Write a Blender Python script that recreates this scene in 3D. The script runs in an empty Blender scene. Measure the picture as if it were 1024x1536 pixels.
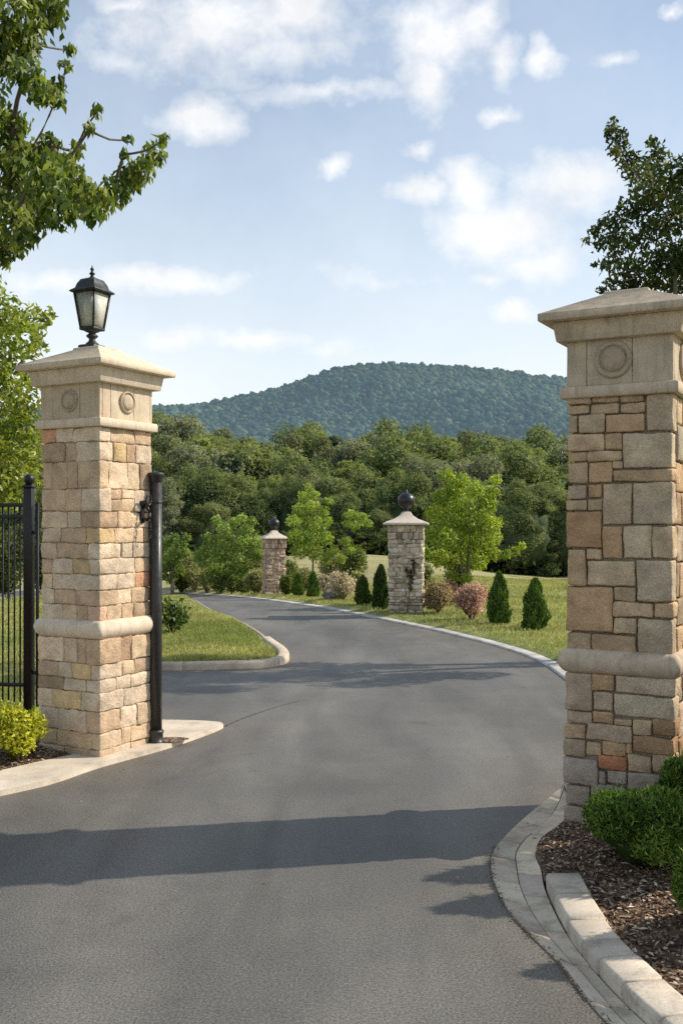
import bpy, math, random
import numpy as np
from mathutils import Vector, Matrix
from mathutils.geometry import delaunay_2d_cdt

R = math.radians
scene = bpy.context.scene
COL = scene.collection
rnd = random.Random(7)
RNG = np.random.default_rng(11)

# ------------------------------------------------------------------ camera
CAM_H = 1.8
F = 1500.0            # focal length in photo pixels (1024 x 1536)
HOR = 785.0           # horizon row
cam = bpy.data.cameras.new('camera')
cam.lens = F / 1536 * 36
cam.sensor_width = 36
cam.shift_y = (HOR - 768) / 1536
cam.clip_start = 0.05
cam.clip_end = 9000
camo = bpy.data.objects.new('camera', cam)
camo.location = (0, 0, CAM_H)
camo.rotation_euler = (R(90), 0, 0)
COL.objects.link(camo)
scene.camera = camo
scene.view_settings.view_transform = 'Standard'
scene.view_settings.look = 'None'
scene.view_settings.exposure = 0


# ------------------------------------------------------------------ maths helpers
def S(a, b, x):
    t = np.clip((np.asarray(x, float) - a) / (b - a), 0, 1)
    return t * t * (3 - 2 * t)


def gz(x, y):
    """height of the terrain"""
    x = np.asarray(x, float); y = np.asarray(y, float)
    dip = -.8 * S(20, 38, y) * (1 - S(38, 48, y)) * (1 - S(-1, 4, x))
    hill = S(25, 45, y) * (.35 - 1.1 * S(0, 10, x) - .75 * S(0, 9, -x))
    valley = -8 * S(46, 78, y)
    return dip + hill + valley


def P(px, py, dz=0.0):
    """where the sight line through a photo pixel meets the ground (raised by dz)"""
    d = np.arange(2.0, 120, .01)
    x = (px - 512) / F * d
    z = CAM_H - (py - HOR) / F * d
    hit = np.nonzero(z <= gz(x, d) + dz)[0]
    i = hit[0] if len(hit) else len(d) - 1
    return (float(x[i]), float(d[i]))


def A(px, py, d):
    """point at depth d on the sight line"""
    return np.array(((px - 512) / F * d, d, CAM_H + (HOR - py) / F * d))


def _hash(ix, iy, iz):
    h = (ix * 374761393 + iy * 668265263 + iz * 1440662683) & 0xffffffff
    h = ((h ^ (h >> 13)) * 1274126177) & 0xffffffff
    h = (h ^ (h >> 16)) & 0xffff
    return h / 32767.5 - 1.0


def vnoise(p):
    p = np.asarray(p, float)
    i = np.floor(p).astype(np.int64); f = p - i
    f = f * f * (3 - 2 * f)
    out = np.zeros(len(p))
    for dx in (0, 1):
        wx = f[:, 0] if dx else 1 - f[:, 0]
        for dy in (0, 1):
            wy = f[:, 1] if dy else 1 - f[:, 1]
            for dz in (0, 1):
                wz = f[:, 2] if dz else 1 - f[:, 2]
                out += wx * wy * wz * _hash(i[:, 0] + dx, i[:, 1] + dy, i[:, 2] + dz)
    return out


def unit(v):
    return v / np.maximum(np.linalg.norm(v, axis=-1, keepdims=True), 1e-9)


def inside(poly, x, y):
    x = np.asarray(x, float); y = np.asarray(y, float)
    r = np.zeros(x.shape, bool)
    n = len(poly)
    pa = np.array(poly)
    bb = (x >= pa[:, 0].min()) & (x <= pa[:, 0].max()) & (y >= pa[:, 1].min()) & (y <= pa[:, 1].max())
    if x.size > 2000 and bb.sum() < x.size:
        if bb.any(): r[bb] = inside(poly, x[bb], y[bb])
        return r
    for i in range(n):
        x0, y0 = poly[i]; x1, y1 = poly[(i + 1) % n]
        if y0 == y1: continue
        c = ((y0 > y) != (y1 > y)) & (x < (x1 - x0) * (y - y0) / (y1 - y0) + x0)
        r ^= c
    return r


def dist_to(line, x, y, closed=True):
    q = np.stack([np.asarray(x, float), np.asarray(y, float)], -1)
    best = np.full(len(q), 1e9)
    n = len(line)
    for i in range(n if closed else n - 1):
        a = np.array(line[i]); b = np.array(line[(i + 1) % n]); ab = b - a
        t = np.clip(((q - a) @ ab) / max(ab @ ab, 1e-12), 0, 1)
        best = np.minimum(best, np.linalg.norm(q - a - t[:, None] * ab, axis=1))
    return best


def kd_dist(line, x, y):
    from mathutils.kdtree import KDTree
    kd = KDTree(len(line))
    for i, p in enumerate(line): kd.insert((p[0], p[1], 0), i)
    kd.balance()
    return np.array([kd.find((a, b, 0))[2] for a, b in zip(np.asarray(x).tolist(), np.asarray(y).tolist())])


def smooth_line(pts, step):
    """Catmull-Rom through the points, resampled"""
    p = [np.array(q, float) for q in pts]
    p = [2 * p[0] - p[1]] + p + [2 * p[-1] - p[-2]]
    out = []
    for i in range(1, len(p) - 2):
        n = max(2, int(np.linalg.norm(p[i + 1] - p[i]) / step))
        for k in range(n):
            t = k / n
            out.append(.5 * (2 * p[i] + (p[i + 1] - p[i - 1]) * t + (2 * p[i - 1] - 5 * p[i] + 4 * p[i + 1] - p[i + 2]) * t * t
                             + (3 * p[i] - p[i - 1] - 3 * p[i + 1] + p[i + 2]) * t ** 3))
    out.append(p[-2])
    return out


# ------------------------------------------------------------------ objects
def tag(o, label=None, cat=None, group=None, kind=None):
    if label: o['label'] = label
    if cat: o['category'] = cat
    if group: o['group'] = group
    if kind: o['kind'] = kind
    return o


def thing(name, label, cat, loc=(0, 0, 0), rotz=0, group=None):
    o = bpy.data.objects.new(name, None)
    o.empty_display_size = .2
    o.location = tuple(float(c) for c in loc); o.rotation_euler = (0, 0, rotz)
    COL.objects.link(o)
    return tag(o, label, cat, group)


class MB:
    def __init__(s):
        s.v = []; s.f = {}; s.c = []; s.n = 0

    def add(s, v, f, col=(1, 1, 1)):
        v = np.asarray(v, float).reshape(-1, 3)
        s.v.append(v)
        c = np.asarray(col, float)
        if c.ndim == 1: c = np.repeat(c[None], len(v), 0)
        s.c.append(c)
        if isinstance(f, np.ndarray):
            groups = {f.shape[1]: f}
        else:
            groups = {}
            for q in f: groups.setdefault(len(q), []).append(q)
        for k, q in groups.items():
            s.f.setdefault(k, []).append(np.asarray(q, int) + s.n)
        s.n += len(v)
        return s

    def build(s, name, mat, parent=None, smooth=False):
        me = bpy.data.meshes.new(name)
        v = np.concatenate(s.v); c = np.concatenate(s.c)
        me.vertices.add(len(v)); me.vertices.foreach_set('co', v.astype(np.float32).ravel())
        loops = []; starts = []; off = 0
        for k, lst in s.f.items():
            q = np.concatenate(lst)
            loops.append(q.ravel())
            starts.append(off + np.arange(len(q)) * k)
            off += q.size
        loops = np.concatenate(loops); starts = np.concatenate(starts)
        me.loops.add(len(loops)); me.loops.foreach_set('vertex_index', loops.astype(np.int32))
        me.polygons.add(len(starts)); me.polygons.foreach_set('loop_start', starts.astype(np.int32))
        if smooth: me.polygons.foreach_set('use_smooth', np.ones(len(starts), bool))
        at = me.attributes.new('Col', 'FLOAT_COLOR', 'POINT')
        at.data.foreach_set('color', np.concatenate([c, np.ones((len(c), 1))], 1).astype(np.float32).ravel())
        me.update(calc_edges=True); me.validate()
        me.materials.append(mat)
        o = bpy.data.objects.new(name, me)
        COL.objects.link(o)
        if parent: o.parent = parent
        return o

    # ---- shapes
    def lathe(s, prof, n=24, col=(1, 1, 1), M=None, cap=True):
        a = np.arange(n) / n * 2 * math.pi
        v = np.concatenate([np.stack([r * np.cos(a), r * np.sin(a), np.full(n, z)], 1) for r, z in prof])
        f = []
        for i in range(len(prof) - 1):
            for k in range(n):
                f.append((i * n + k, i * n + (k + 1) % n, (i + 1) * n + (k + 1) % n, (i + 1) * n + k))
        if cap:
            f.append(tuple(range(n - 1, -1, -1))); f.append(tuple((len(prof) - 1) * n + k for k in range(n)))
        if M is not None: v = xf(v, M)
        return s.add(v, f, col)

    def square(s, prof, r=.012, col=(1, 1, 1), M=None, seg=3, jit=0):
        """stack of rounded squares: (half width, z)"""
        rings = []
        for hw, z in prof:
            rr = min(r, hw * .9); ring = []
            for q in range(4):
                cx = (hw - rr) * (1, -1, -1, 1)[q]; cy = (hw - rr) * (1, 1, -1, -1)[q]
                for k in range(seg + 1):
                    a = math.pi / 2 * (q + k / seg)
                    ring.append((cx + rr * math.cos(a), cy + rr * math.sin(a), z))
            rings.append(ring)
        n = len(rings[0]); v = np.array(sum(rings, [])); f = []
        for i in range(len(prof) - 1):
            for k in range(n):
                f.append((i * n + k, i * n + (k + 1) % n, (i + 1) * n + (k + 1) % n, (i + 1) * n + k))
        f.append(tuple(range(n - 1, -1, -1))); f.append(tuple((len(prof) - 1) * n + k for k in range(n)))
        if M is not None: v = xf(v, M)
        return s.add(v, f, col)

    def tube(s, path, rad, n=8, col=(1, 1, 1)):
        path = [np.asarray(p, float) for p in path]
        if np.isscalar(rad): rad = [rad] * len(path)
        vs = []
        for i, p in enumerate(path):
            t = path[min(i + 1, len(path) - 1)] - path[max(i - 1, 0)]
            t = t / max(np.linalg.norm(t), 1e-9)
            ref = np.array((0, 0, 1.)) if abs(t[2]) < .9 else np.array((1., 0, 0))
            u = np.cross(t, ref); u /= np.linalg.norm(u); w = np.cross(t, u)
            a = np.arange(n) / n * 2 * math.pi
            vs.append(p + rad[i] * (np.cos(a)[:, None] * u + np.sin(a)[:, None] * w))
        f = []
        for i in range(len(path) - 1):
            for k in range(n):
                f.append((i * n + k, (i + 1) * n + k, (i + 1) * n + (k + 1) % n, i * n + (k + 1) % n))
        f.append(tuple(range(n))); f.append(tuple((len(path) - 1) * n + k for k in range(n - 1, -1, -1)))
        return s.add(np.concatenate(vs), f, col)

    def block(s, lo, hi, r=.01, amp=.004, col=(1, 1, 1), seg=.035, seed=0.0, freq=16):
        """rough hewn block with rounded arrises"""
        lo = np.array(lo, float); hi = np.array(hi, float)
        r = min(r, float((hi - lo).min()) * .4)

        def gl(a, b):
            n = max(1, int((b - a - 2 * r) / seg))
            return np.concatenate([[a, a + .35 * r], np.linspace(a + r, b - r, n + 1), [b - .35 * r, b]])
        off = np.array((seed * 7.3, seed * 3.1, seed * 5.7))
        for ax in range(3):
            a, b = [i for i in range(3) if i != ax]
            ga, gb = gl(lo[a], hi[a]), gl(lo[b], hi[b])
            U, V = np.meshgrid(ga, gb, indexing='ij')
            na, nb = len(ga), len(gb)
            idx = np.arange(na * nb).reshape(na, nb)
            q = np.stack([idx[:-1, :-1], idx[1:, :-1], idx[1:, 1:], idx[:-1, 1:]], -1).reshape(-1, 4)
            for side in (0, 1):
                p = np.zeros((na * nb, 3)); p[:, a] = U.ravel(); p[:, b] = V.ravel(); p[:, ax] = (lo, hi)[side][ax]
                inn = np.clip(p, lo + r, hi - r)
                nr = unit(p - inn)
                p = inn + nr * r
                d = amp * (vnoise(p * freq + off) * .65 + vnoise(p * freq * 2.7 + off) * .45 + vnoise(p * freq * .4 + off) * .5)
                p = p + nr * d[:, None]
                flip = (side == 1) ^ (ax == 1)
                s.add(p, q if flip else q[:, ::-1], col)
        return s

    def poly(s, pts, zf, step=.25, col=(1, 1, 1), drop=None):
        """triangulated polygon sheet following zf(x, y); drop = depth of a skirt"""
        pts = [tuple(p) for p in pts]
        ar = np.array(pts); n = len(pts)
        xs = np.arange(ar[:, 0].min(), ar[:, 0].max(), step); ys = np.arange(ar[:, 1].min(), ar[:, 1].max(), step)
        X, Y = np.meshgrid(xs, ys); X = X.ravel(); Y = Y.ravel()
        k = inside(pts, X, Y); X = X[k]; Y = Y[k]
        k = dist_to(pts, X, Y) > step * .35; X = X[k]; Y = Y[k]
        allp = [Vector(p) for p in pts] + [Vector((a, b)) for a, b in zip(X, Y)]
        vo, _, fo, *_ = delaunay_2d_cdt(allp, [(i, (i + 1) % n) for i in range(n)], [], 0, 1e-5)
        v = np.array([(p.x, p.y) for p in vo]); f = np.array([q for q in fo if len(q) == 3])
        c = v[f].mean(1); f = f[inside(pts, c[:, 0], c[:, 1])]
        e1 = v[f[:, 1]] - v[f[:, 0]]; e2 = v[f[:, 2]] - v[f[:, 0]]
        neg = (e1[:, 0] * e2[:, 1] - e1[:, 1] * e2[:, 0]) < 0
        f[neg] = f[neg][:, ::-1]
        z = zf(v[:, 0], v[:, 1])
        s.add(np.column_stack([v, z]), f, col)
        if drop:
            zz = zf(ar[:, 0], ar[:, 1])
            a = np.column_stack([ar, zz - .0005]); b = np.column_stack([ar, zz - drop])
            i = np.arange(n); j = (i + 1) % n
            s.add(np.concatenate([a, b]), np.stack([i, i + n, j + n, j], 1), col)
        return s

    def sweep(s, line, prof, zf, cuts=None, gap=.006, col=(1, 1, 1), jitter=0.0):
        """profile (offset to the left, z) swept along a ground line; cuts = block lengths"""
        L = np.array(line)
        seg = np.linalg.norm(np.diff(L, axis=0), axis=1); cum = np.concatenate([[0], np.cumsum(seg)])
        t = unit(np.gradient(L, axis=0)); nrm = np.stack([-t[:, 1], t[:, 0]], 1)

        def at(d):
            return (np.array([np.interp(d, cum, L[:, 0]), np.interp(d, cum, L[:, 1])]),
                    np.array([np.interp(d, cum, nrm[:, 0]), np.interp(d, cum, nrm[:, 1])]))
        pieces = []; p0 = 0
        if cuts is None: pieces = [(0, cum[-1])]
        else:
            k = 0
            while p0 < cum[-1] - .02:
                ln = cuts[k % len(cuts)]; k += 1
                pieces.append((p0, min(p0 + ln - gap, cum[-1]))); p0 += ln
        m = len(prof)
        for a, b in pieces:
            jz = rnd.uniform(-jitter, jitter); jo = rnd.uniform(-jitter, jitter)
            tint = rnd.uniform(.86, 1.1)
            n = max(2, int((b - a) / .08) + 1); v = []
            for d in np.linspace(a, b, n):
                c, nn = at(d)
                for o, z in prof:
                    q = c + nn * (o + jo)
                    v.append((q[0], q[1], float(zf(c[0], c[1])) + z + jz))
            f = []
            for i in range(n - 1):
                for k in range(m - 1):
                    f.append((i * m + k, i * m + k + 1, (i + 1) * m + k + 1, (i + 1) * m + k))
            f.append(tuple(range(m - 1, -1, -1))); f.append(tuple((n - 1) * m + k for k in range(m)))
            s.add(v, f, np.array(col) * tint)
        return s

    def leaves(s, cen, axis, nrm, L, W, col, fold=.15, curl=.15):
        cen = np.asarray(cen); axis = unit(axis)
        side = unit(np.cross(axis, nrm)); nrm = np.cross(side, axis)
        L = np.broadcast_to(L, (len(cen),))[:, None]; W = np.broadcast_to(W, (len(cen),))[:, None]
        v0 = cen - axis * L * .5
        m = cen - axis * L * .06 + nrm * W * fold
        v = np.stack([v0, m + side * W * .5, cen + axis * L * .5 - nrm * L * curl, m - side * W * .5], 1).reshape(-1, 3)
        f = np.arange(len(cen) * 4).reshape(-1, 4)
        return s.add(v, f, np.repeat(col, 4, 0))

    def ico(s, c, r, col=(1, 1, 1), sub=2, amp=.2, freq=1.0, seed=0.0):
        v, f = ICO[sub]
        d = 1 + amp * vnoise(v * 2.1 * freq + seed * 9.7)
        return s.add(v * d[:, None] * np.array(r) + np.array(c), f, col)


def xf(v, M):
    m = np.array(M)
    return v @ m[:3, :3].T + m[:3, 3]


def _ico(sub):
    import bmesh
    bm = bmesh.new(); bmesh.ops.create_icosphere(bm, subdivisions=sub, radius=1)
    v = np.array([q.co[:] for q in bm.verts]); f = np.array([[q.index for q in p.verts] for p in bm.faces]); bm.free()
    return v, f


ICO = {i: _ico(i) for i in (1, 2, 3)}


def clump(mb, rng, c, r, n, L, W, pal, out=1.0, up=.4, droop=0.0, rand=.7, shell=.5, axis_out=.5, axis_up=0.0, var=.22, cvar=.15,
          fold=.15, curl=.15, lump=.40):
    """leaves through an ellipsoid"""
    c = np.array(c, float); r = np.broadcast_to(np.array(r, float), (3,))
    d = unit(rng.normal(size=(n, 3)))
    rad = rng.random(n) ** (1 / 3.0)
    rad = rad * (1 - shell) + shell * (1 - .25 * rng.random(n) ** 2)
    rad = rad * (1 + lump * vnoise(d * 2.3 + rng.uniform(-50, 50, 3)) + lump * .5 * vnoise(d * 5.5 + rng.uniform(-50, 50, 3)))
    stray = rng.random(n) < .035
    rad[stray] *= rng.uniform(1.05, 1.35, stray.sum())
    p = c + d * rad[:, None] * r
    g = rng.normal(size=(n, 3))
    nrm = unit(d * out + g * rand + np.array((0, 0, up)))
    ax = unit(d * axis_out + rng.normal(size=(n, 3)) * .6 + np.array((0, 0, axis_up - droop)))
    pal = np.array(pal)
    t = np.clip(rng.random(n) + rng.uniform(-cvar, cvar) * 2, 0, .999) * (len(pal) - 1)
    i = t.astype(int); k = (t - i)[:, None]
    col = pal[i] * (1 - k) + pal[np.minimum(i + 1, len(pal) - 1)] * k
    col = col * (1 + rng.uniform(-var, var, n))[:, None] * (1 + rng.uniform(-cvar, cvar))
    mb.leaves(p, ax, nrm, L * rng.uniform(.7, 1.25, n), W * rng.uniform(.7, 1.25, n), col, fold, curl)


# ------------------------------------------------------------------ materials
def new_mat(name):
    m = bpy.data.materials.new(name); m.use_nodes = True
    nt = m.node_tree
    return m, nt, nt.nodes['Principled BSDF'], nt.nodes['Material Output']


class N:
    def __init__(s, nt): s.nt = nt

    def new(s, t, **k):
        n = s.nt.nodes.new(t)
        for a, b in k.items(): setattr(n, a, b)
        return n

    def link(s, a, b): s.nt.links.new(a, b)

    def coord(s, scale=1.0, kind='Object'):
        tc = s.new('ShaderNodeTexCoord'); mp = s.new('ShaderNodeMapping')
        mp.inputs['Scale'].default_value = (scale,) * 3 if np.isscalar(scale) else scale
        s.link(tc.outputs[kind], mp.inputs['Vector'])
        return mp.outputs['Vector']

    def noise(s, vec, scale, detail=4, rough=.55, dist=0):
        n = s.new('ShaderNodeTexNoise')
        n.inputs['Scale'].default_value = scale; n.inputs['Detail'].default_value = detail
        n.inputs['Roughness'].default_value = rough; n.inputs['Distortion'].default_value = dist
        s.link(vec, n.inputs['Vector'])
        return n.outputs['Fac']

    def ramp(s, fac, stops):
        n = s.new('ShaderNodeValToRGB'); e = n.color_ramp.elements
        while len(e) < len(stops): e.new(.5)
        for q, (p, c) in zip(e, stops):
            q.position = p; q.color = (*c, 1) if len(c) == 3 else c
        s.link(fac, n.inputs['Fac'])
        return n.outputs['Color']

    def mr(s, v, a, b, c, d):
        n = s.new('ShaderNodeMapRange')
        for i, x in enumerate((a, b, c, d)): n.inputs[i + 1].default_value = x
        s.link(v, n.inputs[0])
        return n.outputs[0]

    def mix(s, fac, a, b, mode='MIX'):
        n = s.new('ShaderNodeMix', data_type='RGBA', blend_type=mode)
        for sock, v in ((n.inputs[0], fac), (n.inputs[6], a), (n.inputs[7], b)):
            if hasattr(v, 'is_output'): s.link(v, sock)
            elif isinstance(v, (int, float)): sock.default_value = v
            else: sock.default_value = (*v, 1)
        return n.outputs[2]

    def math(s, op, a, b=None, c=None):
        n = s.new('ShaderNodeMath', operation=op)
        for i, v in enumerate((a, b, c)):
            if v is None: continue
            if hasattr(v, 'is_output'): s.link(v, n.inputs[i])
            else: n.inputs[i].default_value = v
        return n.outputs[0]

    def bump(s, h, strength, dist, prev=None):
        n = s.new('ShaderNodeBump')
        n.inputs['Strength'].default_value = strength; n.inputs['Distance'].default_value = dist
        s.link(h, n.inputs['Height'])
        if prev is not None: s.link(prev, n.inputs['Normal'])
        return n.outputs['Normal']

    def col(s):
        n = s.new('ShaderNodeAttribute'); n.attribute_name = 'Col'
        return n.outputs['Color']


def stone_mat(name, lo=.72, hi=1.22, stain=(.30, .22, .14), stain_amt=.35, bump=.5, rough=.88, fine=70, streak=.0):
    m, nt, b, out = new_mat(name); k = N(nt)
    v = k.coord()
    c = k.col()
    n1 = k.noise(v, 9, 6, .6); n2 = k.noise(v, fine, 4, .65); n3 = k.noise(v, 3.2, 5, .6, .6)
    g = k.mr(n1, .3, .7, lo, hi)
    c = k.mix(1.0, c, g, 'MULTIPLY')
    g2 = k.mr(n2, .3, .7, .85, 1.12)
    pit = k.noise(v, 34, 6, .75, 1.5)
    c = k.mix(k.mr(pit, .56, .76, 0, .38), c, stain)
    c = k.mix(1.0, c, g2, 'MULTIPLY')
    c = k.mix(k.mr(n3, .52, .72, 0, stain_amt), c, stain)
    if streak:
        st = k.noise(k.coord((1, 1, .10)), 17, 5, .7, .3)
        c = k.mix(k.mr(st, .5, .72, 0, streak), c, (.15, .13, .10))
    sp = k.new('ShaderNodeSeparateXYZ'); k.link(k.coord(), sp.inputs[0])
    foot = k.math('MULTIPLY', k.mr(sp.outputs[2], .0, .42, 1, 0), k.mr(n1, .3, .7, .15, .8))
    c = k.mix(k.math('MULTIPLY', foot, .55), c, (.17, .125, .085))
    k.link(c, b.inputs['Base Color'])
    b.inputs['Roughness'].default_value = rough
    b.inputs['Specular IOR Level'].default_value = .25
    nb = k.bump(n1, bump, .03); nb = k.bump(n2, bump * .5, .006, nb)
    nb = k.bump(pit, bump * .9, .014, nb)
    k.link(nb, b.inputs['Normal'])
    return m


def leaf_mat(name, trans=.3, rough=.5, spec=.3, tcol=(1.35, 1.25, .5)):
    m, nt, b, out = new_mat(name); k = N(nt)
    c = k.col()
    v = k.coord(1.0)
    c = k.mix(1.0, c, k.mr(k.noise(v, 1.3, 2), .3, .7, .8, 1.18), 'MULTIPLY')
    k.link(c, b.inputs['Base Color'])
    b.inputs['Roughness'].default_value = rough; b.inputs['Specular IOR Level'].default_value = spec
    t = k.new('ShaderNodeBsdfTranslucent'); k.link(k.mix(1.0, c, tcol, 'MULTIPLY'), t.inputs['Color'])
    mx = k.new('ShaderNodeMixShader'); mx.inputs[0].default_value = trans
    k.link(b.outputs[0], mx.inputs[1]); k.link(t.outputs[0], mx.inputs[2]); k.link(mx.outputs[0], out.inputs[0])
    return m


def bark_mat(name, a=(.10, .075, .055), c=(.19, .155, .12)):
    m, nt, b, out = new_mat(name); k = N(nt)
    v = k.coord((6, 6, 1.4))
    n = k.noise(v, 6, 6, .65, .5)
    k.link(k.ramp(n, [(.3, a), (.7, c)]), b.inputs['Base Color'])
    b.inputs['Roughness'].default_value = .9
    k.link(k.bump(n, .8, .02), b.inputs['Normal'])
    return m


def metal_mat(name, col, rough=.42, metallic=.3, var=.25, patina=None):
    m, nt, b, out = new_mat(name); k = N(nt)
    v = k.coord()
    n = k.noise(v, 22, 5, .6); n2 = k.noise(v, 120, 3)
    c = k.mix(1.0, col, k.mr(n, .3, .7, 1 - var, 1 + var), 'MULTIPLY')
    if patina: c = k.mix(k.mr(n, .52, .7, 0, .7), c, patina)
    k.link(c, b.inputs['Base Color'])
    k.link(k.mr(n, .3, .7, rough - .1, rough + .15), b.inputs['Roughness'])
    b.inputs['Metallic'].default_value = metallic
    k.link(k.bump(n2, .15, .003), b.inputs['Normal'])
    return m


def asphalt_mat():
    m, nt, b, out = new_mat('asphalt'); k = N(nt)
    v = k.coord()
    big = k.noise(v, .35, 4, .5, .6); mid = k.noise(v, 2.1, 5, .6, .4)
    streak = k.noise(k.coord((1.1, .22, 1)), 1.6, 4, .55, .8)
    sp = k.noise(v, 105, 2, .75); sp2 = k.noise(v, 64, 6, .8, .6)
    base = k.ramp(big, [(.3, (.088, .085, .075)), (.7, (.125, .120, .107))])
    base = k.mix(1.0, base, k.mr(mid, .3, .7, .88, 1.1), 'MULTIPLY')
    base = k.mix(1.0, base, k.mr(streak, .35, .65, .84, 1.16), 'MULTIPLY')
    base = k.mix(1.0, base, k.mr(sp, .32, .68, .42, 1.58), 'MULTIPLY')
    base = k.mix(1.0, base, k.mr(sp2, .3, .7, .70, 1.30), 'MULTIPLY')
    oil = k.noise(v, 1.3, 3, .55, 1.0)
    base = k.mix(k.mr(oil, .63, .74, 0, .35), base, (.035, .034, .033))
    base = k.mix(1.0, base, k.col(), 'MULTIPLY')
    # pale aggregate showing through
    vo = k.new('ShaderNodeTexVoronoi'); vo.inputs['Scale'].default_value = 85; k.link(v, vo.inputs['Vector'])
    chip = k.mr(vo.outputs['Distance'], .10, .22, .55, 0)
    pick = k.math('GREATER_THAN', k.noise(v, 60, 1), .56)
    base = k.mix(k.math('MULTIPLY', chip, pick), base, (.28, .265, .24))
    k.link(base, b.inputs['Base Color'])
    k.link(k.mr(mid, .3, .7, .58, .76), b.inputs['Roughness'])
    b.inputs['Specular IOR Level'].default_value = .5
    nb = k.bump(sp2, .4, .005); nb = k.bump(sp, .4, .003, nb)
    k.link(nb, b.inputs['Normal'])
    return m


def concrete_mat(name, dirt=.5, tint=(1, 1, 1)):
    m, nt, b, out = new_mat(name); k = N(nt)
    v = k.coord()
    n = k.noise(v, 3.5, 6, .62, .5); f = k.noise(v, 90, 4, .65); d = k.noise(v, 5, 7, .7, .3)
    c = k.mix(1.0, k.col(), k.mr(n, .3, .7, .78, 1.15), 'MULTIPLY')
    c = k.mix(1.0, c, k.mr(f, .3, .7, .85, 1.12), 'MULTIPLY')
    c = k.mix(k.mr(d, .50, .70, 0, dirt), c, (.17, .135, .10))
    c = k.mix(1.0, c, tint, 'MULTIPLY')
    k.link(c, b.inputs['Base Color']); b.inputs['Roughness'].default_value = .85
    b.inputs['Specular IOR Level'].default_value = .3
    nb = k.bump(n, .3, .01); k.link(k.bump(f, .35, .003, nb), b.inputs['Normal'])
    return m


def lawn_mat():
    m, nt, b, out = new_mat('lawn'); k = N(nt)
    v = k.coord()
    n = k.noise(v, .5, 5, .6, .5); f = k.noise(v, 26, 5, .7); md = k.noise(v, 4.5, 5, .65)
    g = k.ramp(n, [(.28, (.18, .22, .07)), (.5, (.24, .27, .095)), (.72, (.34, .33, .15))])
    g = k.mix(1.0, g, k.mr(md, .3, .7, .75, 1.25), 'MULTIPLY')
    g = k.mix(1.0, g, k.mr(f, .25, .75, .55, 1.4), 'MULTIPLY')
    # dry meadow further out
    dry = k.ramp(k.noise(k.coord((.35, 1.6, 1)), 1.0, 6, .65, .4), [(.3, (.27, .27, .105)), (.6, (.42, .37, .19))])
    dry = k.mix(1.0, dry, k.mr(f, .25, .75, .7, 1.25), 'MULTIPLY')
    sep = k.new('ShaderNodeSeparateXYZ'); k.link(v, sep.inputs[0])
    far = k.math('ADD', k.mr(sep.outputs[1], 17, 30, 0, 1), k.mr(md, .3, .7, -.25, .25))
    near = k.mr(sep.outputs[0], 5, 14, 1, .75)
    g = k.mix(k.math('MINIMUM', k.math('MAXIMUM', k.math('MULTIPLY', far, near), 0), .9), g, dry)
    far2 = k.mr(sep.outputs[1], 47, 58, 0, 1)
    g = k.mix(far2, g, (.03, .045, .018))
    k.link(g, b.inputs['Base Color']); b.inputs['Roughness'].default_value = .9
    b.inputs['Specular IOR Level'].default_value = .15
    nb = k.bump(f, .8, .03); k.link(k.bump(md, .5, .06, nb), b.inputs['Normal'])
    return m


def mulch_mat():
    m, nt, b, out = new_mat('mulch'); k = N(nt)
    v = k.coord((1, 1, 1))
    vo = k.new('ShaderNodeTexVoronoi'); vo.inputs['Scale'].default_value = 55; vo.inputs['Randomness'].default_value = 1
    k.link(k.coord((1, .55, 1)), vo.inputs['Vector'])
    n = k.noise(v, 40, 5, .7, 1.0)
    sep = k.new('ShaderNodeSeparateColor'); k.link(vo.outputs['Color'], sep.inputs[0])
    c = k.ramp(sep.outputs[0], [(.0, (.065, .04, .025)), (.5, (.165, .10, .062)), (.85, (.27, .175, .11)), (1, (.42, .31, .21))])
    c = k.mix(1.0, c, k.mr(n, .3, .7, .5, 1.4), 'MULTIPLY')
    k.link(c, b.inputs['Base Color']); b.inputs['Roughness'].default_value = .95
    nb = k.bump(vo.outputs['Distance'], 1.0, .02); k.link(k.bump(n, .8, .02, nb), b.inputs['Normal'])
    return m


def plain_col_mat(name, rough=.9, lo=.75, hi=1.25, scale=30, bump=.4, dist=.01, spec=.2):
    m, nt, b, out = new_mat(name); k = N(nt)
    n = k.noise(k.coord(), scale, 5, .65)
    k.link(k.mix(1.0, k.col(), k.mr(n, .3, .7, lo, hi), 'MULTIPLY'), b.inputs['Base Color'])
    b.inputs['Roughness'].default_value = rough; b.inputs['Specular IOR Level'].default_value = spec
    k.link(k.bump(n, bump, dist), b.inputs['Normal'])
    return m


def glass_mat():
    m, nt, b, out = new_mat('frosted_glass'); k = N(nt)
    n = k.noise(k.coord(), 14, 4)
    k.link(k.ramp(n, [(.3, (.60, .62, .55)), (.7, (.76, .77, .70))]), b.inputs['Base Color'])
    b.inputs['Roughness'].default_value = .22
    b.inputs['Specular IOR Level'].default_value = .5
    t = k.new('ShaderNodeBsdfTranslucent'); t.inputs['Color'].default_value = (.85, .85, .76, 1)
    mx = k.new('ShaderNodeMixShader'); mx.inputs[0].default_value = .18
    k.link(b.outputs[0], mx.inputs[1]); k.link(t.outputs[0], mx.inputs[2]); k.link(mx.outputs[0], out.inputs[0])
    return m


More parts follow.
